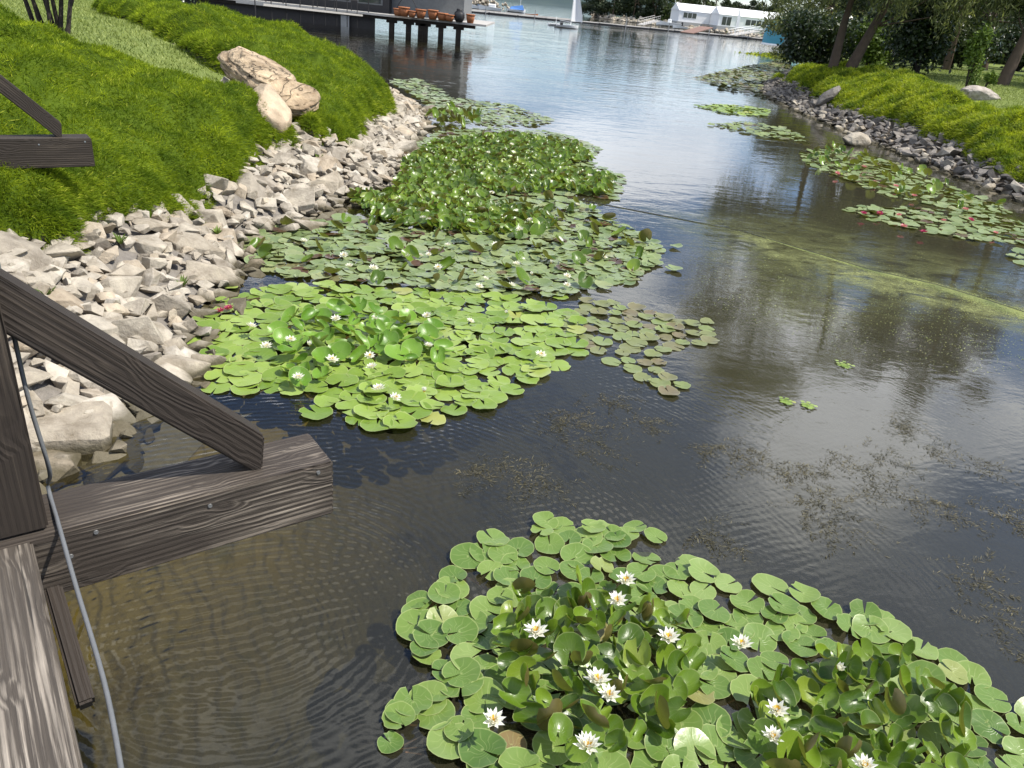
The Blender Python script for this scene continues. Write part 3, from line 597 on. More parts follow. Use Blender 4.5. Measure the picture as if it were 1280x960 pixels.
# short lawn grass on the visible lawns
def lawn_grass(name, label, poly, zf, n, beds, h=0.06, w=0.012):
    P = np.array(poly); lo, hi = P.min(0), P.max(0); x = rng.uniform(lo[0], hi[0], n); y = rng.uniform(lo[1], hi[1], n)
    k = sdist(x, y, poly) > 0
    for b in beds: k &= sdist(x, y, b) < 0.1
    x, y = x[k], y[k]; z = zf(x, y); a = rng.uniform(0, 6.28, len(x)); hh = h*rng.uniform(0.5, 1.3, len(x)); ww = w*rng.uniform(0.7, 1.6, len(x))
    b = np.stack([x, y, z], 1); s_ = np.stack([np.cos(a), np.sin(a), np.zeros_like(a)], 1)*ww[:, None]
    t_ = b + np.stack([rng.normal(size=len(x))*0.03, rng.normal(size=len(x))*0.03, hh], 1)
    V = np.stack([b-s_, b+s_, t_], 1).reshape(-1, 3)
    return tag(link(name, np_mesh(name, V, np.arange(len(V)).reshape(-1, 3), None, np.repeat(rng.random(len(x)), 3), M['lawn_blade'])), label, 'grass', kind='stuff')
lawn_grass('lawn_grass', 'short mown grass behind the left juniper mounds', [(-24, 14), (-5.2, 12.5), (-5.4, 15), (-8, 19), (-17, 36), (-30, 40)], zleft, 130000, [JA, JB])
lawn_grass('lawn_grass', 'short shaded grass behind the golden juniper', [(14, 18), (30, 22), (36, 52), (18, 52), (16, 44)], zright, 90000, [JR])

# ------------------------------------------------------------------ water lilies
def pad_variant(name, seed, mat, curl=0.0, cup=0.05, notch=0.2, rings=(0.0, 0.5, 1.0), seg=20):
    r = np.random.default_rng(seed); V = [(0, 0, 0)]; UV = [(0.5, 0)]; Fc = []
    a0 = notch; ph = r.uniform(0, 6.28, 3); ecc = r.uniform(0.92, 1.06)
    for ri in rings[1:]:
        for k in range(seg+1):
            u = k/seg; a = a0 + (2*math.pi-2*a0)*u
            rr = ri*(1 + 0.012*math.sin(3*a+ph[0]) + 0.010*math.sin(7*a+ph[1]))
            e = min(u, 1-u)*seg
            if ri == 1.0: rr *= (0.88 if e < 0.5 else 0.985 if e < 1.5 else 1.0)
            if ri == 1.0 and r.random() < 0.07: rr *= r.uniform(0.78, 0.95)
            V.append((rr*math.cos(a)*1.02, rr*math.sin(a)*ecc, cup*ri*ri + 0.035*ri*ri*math.sin(4*a+ph[2]) + 0.015*ri*math.sin(9*a+ph[1])))
            UV.append((a/(2*math.pi), ri))
    n = seg+1
    for k in range(seg): Fc.append((0, 1+k, 2+k))
    for q in range(len(rings)-2):
        b = 1+q*n
        for k in range(seg):
            Fc.append((b+k, b+n+k, b+n+k+1)); Fc.append((b+k, b+n+k+1, b+k+1))
    V = np.array(V)
    if curl:
        R_ = 1/curl; th_ = V[:, 1]/R_; V = np.stack([V[:, 0], np.sin(th_)*(R_-V[:, 2]), V[:, 2]*np.cos(th_)+R_*(1-np.cos(th_))], 1)
        V[:, 2] += 0.18*V[:, 0]**2
    return np_mesh(name, V, Fc, UV, None, mat, True)
def pad_set(mat, n=12, seed=0, flat_notch=(0.05, 0.24)):
    return [pad_variant('lily_pad', seed+k, mat, (0, 0.08, 0, 0.12, 0, -0.06, 0)[k % 7], random.choice((0.03, 0.0, 0.05, 0.10)), random.uniform(*flat_notch)) for k in range(n)]
def upright_set(mat, n=8, seed=50):
    return [pad_variant('upright_leaf', seed+k, mat, random.choice((0.5, 0.8, 1.1, 1.5, 0.35)), random.uniform(0.02, 0.16), random.uniform(0.12, 0.3), (0.0, 0.4, 0.75, 1.0), 18) for k in range(n)]
PADS = {k: pad_set(M['lily_'+k], 12, 300+i*20) for i, k in enumerate(('bright', 'mid', 'dull', 'brown'))}
UPS = {'mid': upright_set(M['upright'], 9, 400), 'bright': upright_set(M['upright_bright'], 8, 420)}
def petals_mesh(name, mat, rows=((9, 0.058, 0.28, 0.024), (8, 0.052, 0.58, 0.020), (7, 0.040, 0.92, 0.014))):
    acc = Acc(); k0 = 0
    for n, L, el, w in rows:
        k0 += 0.35
        for k in range(n):
            a = 2*math.pi*k/n + k0 + random.uniform(-.1, .1); e = el + random.uniform(-.1, .1)
            d = np.array([math.cos(a)*math.cos(e), math.sin(a)*math.cos(e), math.sin(e)]); s_ = np.array([-math.sin(a), math.cos(a), 0]); u_ = np.cross(s_, d)*-1
            c0 = d*0.006
            P = [c0, c0+d*L*0.5-s_*w*0.5+u_*0.004, c0+d*L*0.5+u_*-0.003, c0+d*L*0.5+s_*w*0.5+u_*0.004, c0+d*L+u_*0.008]
            acc.add(np.array(P), [(0, 1, 2), (0, 2, 3), (1, 4, 2), (2, 4, 3)], None, random.random())
    return acc.mesh(name, mat, True)
def stamen_mesh():
    acc = Acc()
    for k in range(22):
        a = random.uniform(0, 6.28); r_ = 0.017*math.sqrt(random.random()); b = np.array([math.cos(a)*r_*0.5, math.sin(a)*r_*0.5, 0.004]); t_ = np.array([math.cos(a)*r_*1.2, math.sin(a)*r_*1.2, 0.024])
        s_ = np.array([-math.sin(a), math.cos(a), 0])*0.0026
        acc.add(np.array([b-s_, b+s_, t_+s_, t_-s_]), [(0, 1, 2), (0, 2, 3)])
    return acc.mesh('stamens', M['stamen'])
PET = {'white': [petals_mesh('flower', M['petal']) for _ in range(4)], 'pink': [petals_mesh('flower', M['petal_pink']) for _ in range(3)], 'red': [petals_mesh('flower', M['petal_red']) for _ in range(2)]}
BUD = petals_mesh('flower', M['petal'], ((7, 0.05, 0.95, 0.024), (6, 0.05, 1.2, 0.02)))
STM = stamen_mesh()
def flowers(parent, pts, kind, size=1.0, z=0.05):
    off = np.array(parent.location)
    for x, y in pts:
        p = at(x, y, z); s = size*random.uniform(0.85, 1.2)
        me = random.choice(PET[kind]) if random.random() > 0.15 else (BUD if kind == 'white' else PET[kind][0])
        o = link('flower', me, parent, p-off-np.array([0, 0, 0.02]), (random.uniform(-.35, .1), random.uniform(-.25, .25), random.uniform(0, 6)), (s, s, s))
        link('stamens', STM, o)
def pxpoly(pts, z=0.0): return [tuple(at(x, y, z)[:2]) for x, y in pts]
def flat_items(poly, n, dia, space, z0=0.006, zr=0.026, tilt=0.075, nv=12, extra=(), test=None):
    its = []
    pts = [(x, y, random.uniform(0.8, 1.18)*dia) for x, y in dart(poly, n, space*dia, 60, test=test)] + list(extra)
    for x, y, d in pts:
        mt = Matrix.Translation((x, y, z0 + random.random()*zr)) @ Euler((random.gauss(0, tilt), random.gauss(0, tilt), random.uniform(0, 6.28))).to_matrix().to_4x4() @ Matrix.Scale(d/2, 4)
        its.append((random.randrange(nv), mt))
    return its
def up_items(poly, n, dia, space, nv, h=(0.03, 0.17), tilt=(0.35, 1.25), face=None):
    its = []
    for x, y in dart(poly, n, space*dia, 60):
        d = dia*random.uniform(0.7, 1.15); a = random.uniform(0, 6.28) if face is None or random.random() < 0.4 else face + random.gauss(0, 0.8)
        tl = random.uniform(*tilt)*random.choice((1, 1, 0.6))
        rot = Matrix.Rotation(a, 4, 'Z') @ Matrix.Rotation(tl, 4, 'Y') @ Matrix.Rotation(random.uniform(-0.6, 0.6), 4, 'X') @ Matrix.Rotation(random.uniform(0, 6.28) if tl < 0.5 else random.choice((0, math.pi))+random.gauss(0, .4), 4, 'Z')
        z = random.uniform(*h) + 0.25*d*math.sin(min(tl, 1.4))
        its.append((random.randrange(nv), Matrix.Translation((x, y, z)) @ rot @ Matrix.Scale(d/2, 4)))
    return its
def lily(label, poly, group=None):
    c = np.mean(np.array(poly), 0); return empty('water_lily_patch', (c[0], c[1], 0), label, 'water lily', group)

# --- patch in the foreground, lower right
pol = pxpoly([(480, 942), (482, 905), (515, 870), (552, 862), (545, 835), (522, 818), (520, 790), (520, 760), (545, 740), (560, 712), (600, 672), (640, 682), (672, 670), (680, 652), (700, 652), (722, 664), (790, 660), (846, 680), (900, 718), (945, 735), (985, 735), (1022, 758), (1060, 762), (1098, 752), (1122, 762), (1128, 792), (1180, 818), (1232, 842), (1245, 872), (1300, 900), (1340, 960), (1300, 1040), (900, 1060), (620, 1020), (600, 965), (585, 950), (560, 935), (552, 905), (520, 905), (500, 935)])
t1 = lily('large green patch with white flowers floating in the lower right foreground', pol)
holes = [pxpoly([(590, 880), (640, 885), (640, 925), (600, 930)]), pxpoly([(575, 730), (625, 720), (630, 755), (590, 760)]), pxpoly([(505, 905), (552, 905), (560, 940), (505, 950)])]
def nohole(x, y):
    k = np.ones(x.shape, bool)
    for h_ in holes: k &= sdist(x, y, h_) < 0
    return k
def E_(lst): return [(at(x, y)[0], at(x, y)[1], d) for x, y, d in lst]
ext = E_([(536, 876, .20), (503, 893, .17), (573, 918, .14), (488, 930, .12), (555, 748, .19), (523, 752, .14), (625, 750, .15), (690, 656, .14), (740, 664, .17), (765, 672, .17), (617, 850, .19), (598, 898, .17), (530, 815, .15), (608, 965, .19), (576, 848, .2)])
it = flat_items(pol, 240, 0.19, 0.545, 0.006, 0.03, 0.09, extra=ext, test=nohole)
scatter(it, PADS['mid'], t1, 'lily_pad', 'lily_pads', M['lily_mid'], 300, True)
u1 = pxpoly([(650, 745), (700, 730), (760, 735), (830, 765), (870, 810), (865, 870), (830, 915), (760, 950), (690, 930), (640, 880), (620, 810)], 0.08)
u2 = pxpoly([(985, 840), (1040, 815), (1090, 815), (1150, 845), (1200, 890), (1210, 940), (1160, 1010), (990, 1010), (945, 940), (940, 880)], 0.08)
it = up_items(u1, 80, 0.155, 0.52, 9, (0.05, 0.13), (0.25, 1.15), rad(-100)) + up_items(u2, 76, 0.155, 0.52, 9, (0.05, 0.13), (0.25, 1.15), rad(-100))
it += up_items(u1, 16, 0.17, 0.9, 9, (0.10, 0.18), (1.2, 1.75), rad(70)) + up_items(u2, 10, 0.17, 0.9, 9, (0.10, 0.18), (1.2, 1.75), rad(70))
scatter(it, UPS['mid'], t1, 'upright_leaf', 'upright_leaves', M['upright'], 300, True)
flowers(t1, [(783, 723), (772, 748), (670, 787), (836, 795), (747, 848), (762, 866), (617, 897), (735, 930), (928, 803), (972, 885), (967, 918), (1048, 833), (1082, 955)], 'white', 1.0, 0.21)
# stalks under the surface
acc = Acc()
for k in range(70):
    p = pol[random.randrange(len(pol))] if k < 40 else tuple(at(random.uniform(580, 660), random.uniform(870, 960))[:2]); c = at(*random.choice(((760, 830), (1080, 900))))[:2]
    a = Vector((p[0]*0.96+c[0]*0.04, p[1]*0.96+c[1]*0.04, 0.0)); b = Vector((c[0]+random.gauss(0, .2), c[1]+random.gauss(0, .2), -0.5))
    acc.tube([a, a.lerp(b, 0.3)+Vector((0, 0, -0.02)), a.lerp(b, 0.65)+Vector((0, 0, -0.03)), b], [0.004]*4, 4)
o = link('leaf_stalks', acc.mesh('leaf_stalks', M['stem']), t1); o['kind'] = 'stuff'; o.location = -Vector(t1.location)
# --- bright patch, middle
pol = pxpoly([(262, 392), (300, 368), (390, 357), (430, 360), (500, 364), (600, 369), (650, 376), (700, 387), (728, 405), (722, 440), (700, 450), (708, 464), (680, 468), (650, 488), (600, 512), (560, 526), (470, 538), (440, 528), (428, 505), (395, 492), (340, 488), (265, 486), (266, 470), (246, 450), (252, 412)])
t2 = lily('bright lime green patch of overlapping pads with white flowers beside rocks', pol)
it = flat_items(pol, 300, 0.255, 0.60, 0.004, 0.02, 0.035, extra=E_([(395, 518, .26), (408, 505, .2), (278, 376, .14), (250, 400, .14), (288, 360, .16), (700, 372, .2)]))
scatter(it, PADS['bright'], t2, 'lily_pad', 'lily_pads', M['lily_bright'], 300, True)
u = pxpoly([(350, 400), (380, 385), (440, 380), (500, 395), (545, 410), (560, 440), (510, 455), (450, 450), (400, 475), (370, 480), (345, 430)], 0.08)
scatter(up_items(u, 66, 0.21, 0.55, 8, (0.03, 0.10), (0.1, 0.85), rad(-60)), UPS['bright'], t2, 'upright_leaf', 'upright_leaves', M['upright_bright'], 300, True)
flowers(t2, [(420, 397), (468, 396), (314, 406), (333, 431), (363, 423), (387, 430), (415, 448), (462, 443), (465, 457), (373, 470), (536, 430), (474, 484), (494, 495), (530, 488), (588, 400), (633, 390), (676, 442), (534, 393)], 'white', 0.9, 0.15)
flowers(t2, [(275, 387), (286, 384)], 'red', 0.9, 0.06)
# --- bronze scattered pads, right of the bright patch
pol = pxpoly([(700, 395), (735, 375), (790, 382), (830, 398), (885, 402), (888, 428), (850, 440), (822, 452), (857, 488), (835, 497), (790, 468), (752, 452), (730, 432), (706, 412)])
t3 = lily('sparse bronze and olive pads lying right of the bright green patch', pol)
scatter(flat_items(pol, 170, 0.20, 0.80, 0.004, 0.006, 0.02), PADS['brown'], t3, 'lily_pad', 'lily_pads', M['lily_brown'], 300, True)
# --- dull patch behind
pol = pxpoly([(300, 302), (330, 290), (400, 276), (440, 270), (500, 288), (560, 296), (600, 250), (640, 240), (700, 240), (740, 262), (770, 280), (808, 296), (826, 310), (818, 326), (800, 345), (788, 354), (730, 364), (690, 372), (600, 366), (520, 360), (420, 352), (335, 342), (306, 326)])
t4 = lily('wide dull green patch dotted with pale flowers behind the lime green pads', pol)
scatter(flat_items(pol, 1300, 0.225, 0.58, 0.004, 0.03, 0.08, extra=E_([(820, 330, .22), (842, 338, .24), (845, 310, .2)])), PADS['dull'], t4, 'lily_pad', 'lily_pads', M['lily_dull'], 300, True)
scatter(up_items(pol, 70, 0.24, 1.4, 9, (0.02, 0.06), (0.5, 1.2)), UPS['mid'], t4, 'upright_leaf', 'upright_leaves', M['upright'], 300, True)
flowers(t4, [(467, 334), (508, 319), (526, 318), (536, 317), (548, 333), (593, 340), (607, 347), (599, 357), (646, 329), (665, 342), (689, 328), (709, 344), (709, 355), (437, 331), (430, 318), (722, 255), (380, 300), (620, 305), (560, 305), (640, 355), (755, 320)], 'white', 0.95, 0.09)
# --- dense upright patch
pol = pxpoly([(442, 234), (490, 243), (508, 200), (545, 176), (600, 168), (660, 169), (720, 180), (742, 195), (700, 206), (770, 222), (758, 240), (700, 234), (640, 238), (602, 236), (612, 252), (680, 264), (692, 278), (650, 288), (590, 287), (500, 278), (470, 264), (440, 247)], 0.1)
t5 = lily('dense stand of upright glossy leaves crowding the channel beside the left rocks', pol)
scatter(up_items(pol, 2600, 0.19, 0.42, 9, (0.02, 0.10), (0.1, 1.0), rad(-90)), UPS['mid'], t5, 'upright_leaf', 'upright_leaves', M['upright'], 300, True)
pol2 = pxpoly([(430, 240), (500, 190), (550, 166), (610, 160), (700, 166), (750, 186), (735, 202), (782, 224), (765, 250), (690, 240), (600, 245), (480, 270)])
scatter(flat_items(pol2, 600, 0.26, 0.75, 0.004, 0.015, 0.03), PADS['dull'], t5, 'lily_pad', 'lily_pads', M['lily_dull'], 150, True)
flowers(t5, [(738, 219), (715, 226), (537, 273), (588, 276), (650, 286), (663, 274), (635, 271), (529, 271), (497, 264), (615, 240), (568, 200), (640, 180), (690, 215), (610, 190)], 'white', 1.05, 0.18)
# --- far left patch by the point
pol = pxpoly([(488, 102), (520, 99), (548, 110), (562, 122), (640, 132), (690, 150), (672, 158), (610, 157), (556, 152), (545, 140), (520, 120)])
t6 = lily('pale far patch of small pads off the tip of the left bank', pol)
scatter(flat_items(pol, 1100, 0.26, 0.8, 0.004, 0.02, 0.05), PADS['dull'], t6, 'lily_pad', 'lily_pads', M['lily_dull'], 120, True)
u = pxpoly([(535, 145), (560, 140), (600, 150), (595, 157), (550, 155)], 0.1)
scatter(up_items(u, 90, 0.28, 0.7, 9, (0.1, 0.25)), UPS['mid'], t6, 'upright_leaf', 'upright_leaves', M['upright'], 60, True)
# --- patches by the right bank
pol = pxpoly([(1000, 192), (1040, 186), (1090, 196), (1150, 216), (1200, 240), (1250, 256), (1268, 266), (1230, 272), (1170, 258), (1110, 245), (1060, 226), (1010, 206)])
t7 = lily('long patch of pale pads and pink flowers close along the right bank', pol)
scatter(flat_items(pol, 420, 0.27, 0.9, 0.004, 0.02, 0.08), PADS['dull'], t7, 'lily_pad', 'lily_pads', M['lily_dull'], 300, True)
scatter(up_items(pol, 60, 0.24, 1.4, 9, (0.02, 0.08), (0.5, 1.2)), UPS['mid'], t7, 'upright_leaf', 'upright_leaves', M['upright'], 300, True)
flowers(t7, [(1094, 227), (1047, 216), (1143, 244), (1207, 261), (1080, 208), (1120, 232)], 'pink', 1.2, 0.1)
pol = pxpoly([(1052, 261), (1090, 258), (1160, 263), (1220, 266), (1280, 280), (1310, 300), (1310, 318), (1280, 308), (1200, 299), (1130, 286), (1080, 273)])
t8 = lily('pale pads with red pink flowers at the right edge in front of the bank patch', pol)
scatter(flat_items(pol, 300, 0.27, 0.8, 0.004, 0.02, 0.07, extra=E_([(1268, 322, .3), (1278, 330, .3), (1274, 316, .28)])), PADS['dull'], t8, 'lily_pad', 'lily_pads', M['lily_dull'], 300, True)
flowers(t8, [(1080, 266), (1100, 266), (1155, 289), (1214, 274)], 'red', 1.1, 0.1)
flowers(t8, [(1124, 268), (1130, 282), (1180, 275), (1245, 290)], 'pink', 1.1, 0.1)
pol = pxpoly([(888, 157), (930, 153), (985, 161), (1012, 180), (960, 173)])
t9 = lily('thin far strip of olive pads just off the right bank', pol)
scatter(flat_items(pol, 200, 0.3, 0.85, 0.004, 0.03, 0.1), PADS['dull'], t9, 'lily_pad', 'lily_pads', M['lily_dull'], 120, True)
pol = pxpoly([(870, 133), (900, 131), (960, 137), (955, 146), (905, 142)])
t10 = lily('small yellow green strip of pads far off near the right bank', pol)
scatter(flat_items(pol, 260, 0.32, 0.6, 0.004, 0.03, 0.08), PADS['bright'], t10, 'lily_pad', 'lily_pads', M['lily_bright'], 60, True)
pol = pxpoly([(868, 98), (930, 84), (985, 74), (985, 92), (952, 104), (955, 122), (905, 112)])
t11 = lily('brownish far patch of tiny pads beside the bend of the right bank', pol)
scatter(flat_items(pol, 800, 0.4, 0.9, 0.004, 0.05, 0.12), PADS['brown'], t11, 'lily_pad', 'lily_pads', M['lily_brown'], 60, True)
# small floating rosettes
for k, (x, y, lb) in enumerate(((1055, 457, 'largest small green rosette floating alone on the open water right of centre'), (983, 503, 'tiny pale rosette floating left of another below the largest rosette'), (1010, 508, 'tiny green rosette floating right of another below the largest rosette'))):
    p = at(x, y); e = empty('floating_rosette', (p[0], p[1], 0), lb, 'floating plant'); acc = Acc(); V, Fc, uv = mesh_arrays(PADS['bright'][0])
    for q in range(16):
        a = q*2.4; r_ = 0.012+0.0045*q*(1.3 if k == 0 else 0.9); A = np.array(Matrix.Translation((r_*math.cos(a), r_*math.sin(a), 0.004+0.001*q)) @ Matrix.Rotation(a, 4, 'Z') @ Matrix.Scale(0.02, 4))
        acc.add(V @ A[:3, :3].T + A[:3, 3], Fc, uv, random.random())
    link('leaves', acc.mesh('leaves', M['lily_bright'], True), e)

# ------------------------------------------------------------------ pondweed, algae and the cord on the water
acc = Acc()
clumps = [(1030, 640, 1.0), (1010, 620, .6), (1095, 605, .8), (1165, 635, .6), (945, 575, .8), (910, 560, .6), (868, 562, .5), (1040, 575, .6), (1090, 575, .7), (720, 545, 1.0), (650, 600, .9), (880, 668, .6), (800, 530, .6), (1250, 640, .9), (1200, 720, .9), (990, 590, .6), (1120, 530, .6), (1215, 580, .6), (700, 520, .7), (1255, 785, .5), (595, 585, .7), (760, 500, .7), (1160, 560, .5)]
for x, y, s in clumps:
    c = at(x, y, -0.02)
    for b in range(int(20*s)+6):
        p = np.array([c[0]+random.gauss(0, .12)*s, c[1]+random.gauss(0, .13)*s, 0.0-abs(random.gauss(0, .004))]); a = random.gauss(-0.9, 0.8)
        for q in range(int(12*s)+6):
            d = np.array([math.cos(a), math.sin(a), random.gauss(0, .05)]); pn = p + d*0.022; a += random.gauss(0, .22)
            for sgn in (-1, 1, -1, 1):
                b_ = a + sgn*random.uniform(0.5, 1.1); w_ = np.array([math.cos(b_), math.sin(b_), random.gauss(0, .25)])*random.uniform(.02, .05); n_ = np.array([-w_[1], w_[0], 0])*0.07
                acc.add(np.array([p, p+w_*0.6+n_, p+w_, p+w_*0.6-n_]), [(0, 1, 2), (0, 2, 3)], None, random.random())
            p = pn; p[2] = min(max(p[2], -0.009), 0.002)
tag(link('pondweed', acc.mesh('pondweed', M['weed'])), 'dark feathery pondweed drifting under the surface in the middle of the channel', 'pondweed', kind='stuff')
# fine floating flecks along the scum line held by the cord
line = [at(x, y)[:2] for x, y in ((745, 254), (860, 276), (930, 290), (1000, 311), (1090, 338), (1170, 356), (1230, 374), (1285, 392), (1330, 405))]
lx = np.array([p[0] for p in line]); ly = np.array([p[1] for p in line]); tl = np.linspace(0, 1, len(line))
def flecks(n, f, size):
    P = np.array([f() for _ in range(n)]); s_ = size*rng.uniform(0.5, 1.5, len(P)); a = rng.uniform(0, 6.28, len(P)); o_ = []
    for q in range(4): o_.append(np.stack([P[:, 0]+np.cos(a+q*1.57)*s_, P[:, 1]+np.sin(a+q*1.57)*s_*rng.uniform(.5, 1, len(P)), np.full(len(P), 0.003)+rng.random(len(P))*0.002], 1))
    V = np.stack(o_, 1).reshape(-1, 3); i = np.arange(len(P))[:, None]*4
    return V, np.concatenate([np.hstack([i, i+1, i+2]), np.hstack([i, i+2, i+3])]), np.repeat(rng.random(len(P)), 4)
def on_line():
    t_ = 0.30+0.70*random.random()**0.7 if random.random() < 0.95 else random.random(); x = np.interp(t_, tl, lx); y = np.interp(t_, tl, ly)
    w = 0.02+0.42*max(0, t_-0.33)*(0.25+1.1*float(fbm(x*1.3, y*1.3, 91)))
    q = abs(random.gauss(0, w))*(1 if random.random() < .9 else -0.4); r_ = math.hypot(x, y); return x*(1-q/r_), y*(1-q/r_)
def on_field():
    while True:
        x = random.uniform(860, 1300); y = random.uniform(255, 470); p = at(x, y)
        if fbm(p[0]*0.7, p[1]*0.7, 77) > 0.30+0.35*random.random() and abs(y-(290+0.3*(x-900))) < 30+90*random.random(): return p[0], p[1]
acc = Acc(); acc.add(*[q for q in flecks(26000, on_line, 0.0065)][:2], None, np.repeat(rng.random(26000), 4)); V, Fc, r = flecks(3500, on_field, 0.007); acc.add(V, Fc, None, r)
tag(link('duckweed', acc.mesh('duckweed', M['duck'])), 'yellow green floating scum gathered along the cord on the right', 'algae', kind='stuff')
def film_material():
    m, t, out = material('thin algae film'); geo = t.new('ShaderNodeNewGeometry'); P = geo.outputs['Position']; a = t.new('ShaderNodeAttribute', attribute_name='rnd')
    n = t.noise(1.6, t.mapping(P, scale=(1, 1.6, 1)), detail=9, rough=0.7, dist=1.2); n2 = t.noise(22, P, detail=5, rough=0.7)
    al = t.math('MULTIPLY', t.math('MULTIPLY', t.ramp(n, [(0.36, 0.0), (0.68, 1.0)]), t.ramp(n2, [(0.3, 0.3), (0.65, 1.0)])), a.outputs['Fac'])
    d = t.new('ShaderNodeBsdfDiffuse', {'Color': t.mix(n2, (0.17, 0.185, 0.075), (0.29, 0.31, 0.14))}); tr = t.new('ShaderNodeBsdfTransparent')
    mx = t.new('ShaderNodeMixShader', {0: al, 1: tr.outputs[0], 2: d.outputs[0]}); t.l.new(mx.outputs[0], out.inputs[0]); return m
fx = np.arange(1.2, 10.2, 0.1); fy = np.arange(7.6, 17.5, 0.1); X, Y = np.meshgrid(fx, fy)
fpoly = pxpoly([(760, 250), (900, 262), (1000, 265), (1060, 285), (1180, 310), (1300, 335), (1330, 420), (1250, 410), (1130, 415), (1030, 430), (930, 410), (880, 340)])
band = pxpoly([(900, 283), (1000, 306), (1090, 332), (1170, 350), (1230, 368), (1340, 398), (1340, 440), (1240, 408), (1160, 384), (1080, 362), (1000, 338), (930, 312)])
dens = np.maximum(0.36*smooth(-0.1, 1.1, sdist(X, Y, fpoly)), 1.0*smooth(-0.12, 0.28, sdist(X, Y, band))); i = np.arange(X.size).reshape(X.shape)
Fc = np.stack([i[:-1, :-1].ravel(), i[:-1, 1:].ravel(), i[1:, 1:].ravel(), i[1:, :-1].ravel()], 1); Fc = Fc[(dens.ravel()[Fc] > 0).any(1)]
tag(link('algae_film', np_mesh('algae_film', np.stack([X.ravel(), Y.ravel(), np.full(X.size, 0.0025)], 1), Fc, None, dens.ravel(), film_material(), True)), 'thin olive algae film spread over the water near the right bank', 'algae', kind='stuff')
acc = Acc(); pts = [Vector((p[0], p[1], 0.006)) for p in line]; pts2 = [at(712, 247)]+pts
acc.tube([Vector(p) for p in pts2], [0.006]*len(pts2), 5)
tag(link('floating_rope', acc.mesh('floating_rope', M['rope'], True)), 'thin dark cord lying across the water toward the right bank', 'cord')

# ------------------------------------------------------------------ footbridge
UB = Vector((math.cos(rad(37.5)), math.sin(rad(37.5)), 0)); NB = Vector((-UB.y, UB.x, 0)); TIP = Vector((-0.631, 2.398, 1.5))
def timber(name, p0, p1, w, h, mat, parent, up=Vector((0, 0, 1)), bevel=0.008, cut0=0, cut1=0):
    """square timber from p0 to p1 (centre line), local x along it"""
    p0 = Vector(p0); p1 = Vector(p1); x = (p1-p0); L = x.length; x.normalize(); y = up.cross(x).normalized(); z = x.cross(y)
    bm = bmesh.new(); vs = add_box(bm, (L/2, 0, 0), (L, w, h), None, 0)
    for v in bm.verts:
        if v.co.x < L/2: v.co.x += cut0*v.co.z
        else: v.co.x += cut1*v.co.z
    bmesh.ops.bevel(bm, geom=list(bm.edges), offset=bevel, segments=2, affect='EDGES')
    o = bm_obj(name, bm, mat, parent); mt = Matrix((x, y, z)).transposed().to_4x4(); mt.translation = p0
    o.matrix_basis = (parent.matrix_basis.inverted() if parent else Matrix()) @ mt; return o
bridge = empty('footbridge', tuple(TIP-UB*1.0), 'dark weathered timber footbridge corner at the left with beams and braces', 'bridge')
def P(s, w, z): return TIP + UB*s + NB*w + Vector((0, 0, z))
shift = Vector((-3.68, 5.14, 0))
def outrigger(off, mats, th=0.24):
    b = timber('crossbeam', P(-2.6, .12, -th/2)+off, P(0, .12, -th/2)+off, 0.24, th, mats[0], bridge)
    timber('post', P(-1.015, .115, 0.005)+off, P(-1.015, .115, 1.02)+off, 0.18, 0.19, mats[1], bridge, up=UB)
    timber('brace', P(-.235, .12, 0.045)+off, P(-1.0, .12, 0.81)+off, 0.10, 0.13, mats[2], bridge, cut0=0.8, cut1=0)
    for s, w, z in ((-.80, -.002, -.035), (-.06, -.002, -.03), (-.45, -.002, -.05), (-.88, -.002, -.10)):
        bm = bmesh.new(); bmesh.ops.create_cone(bm, cap_ends=True, segments=12, radius1=0.008, radius2=0.0065, depth=0.004)
        o = bm_obj('screw_head', bm, M['screw'], b); mt = Matrix((UB, Vector((0, 0, 1)), -NB)).transposed().to_4x4(); mt.translation = P(s, w, z)+off
        o.matrix_basis = b.matrix_basis.inverted() @ bridge.matrix_basis.inverted() @ mt
outrigger(Vector((0, 0, 0)), (M['wood_half'], M['wood_dark'], M['wood_dark']))
outrigger(shift, (M['wood_dark'], M['wood_dark'], M['wood_dark']), 0.27)
timber('edge_beam', P(-1.06, -0.004, -.10), P(-1.06, -3.6, -.10), 0.18, 0.20, M['wood_worn'], bridge)
timber('edge_beam', P(-1.06, 0.244, -.10), P(-1.06, 6.30, -.10), 0.18, 0.20, M['wood_worn'], bridge)
for k in range(3): timber('deck_plank', P(-1.27-k*0.2, -0.004, -.085), P(-1.27-k*0.2, -3.6, -.085), 0.185, 0.05, M['wood_dark'], bridge)
timber('under_brace', at(66, 735, 1.28), at(108, 882, 1.10), 0.05, 0.06, M['wood_dark'], bridge)
acc = Acc()
cp = [P(-.905, .17, 1.0), P(-.902, .15, .62), P(-.90, .13, .40), P(-.885, .13, .15)] + [Vector(at(60, 608, 1.513)), Vector(at(75, 662, 1.513)), Vector(at(95, 733, 1.47)), Vector(at(130, 852, 1.45)), Vector(at(152, 965, 1.45)), Vector(at(165, 1060, 1.46))]
fine = []
for a_, b_, c_, d_ in zip([cp[0]]+cp[:-2], cp[:-1], cp[1:], cp[2:]+[cp[-1]]):
    for q in range(5):
        t_ = q/5; fine.append(0.5*((2*b_)+(c_-a_)*t_+(2*a_-5*b_+4*c_-d_)*t_*t_+(3*b_-a_-3*c_+d_)*t_**3))
acc.tube(fine, [0.0065]*len(fine), 8)
tag(link('cable', acc.mesh('cable', M['cable'], True)), 'thin grey cable hanging down the post and across the crossbeam', 'cable')
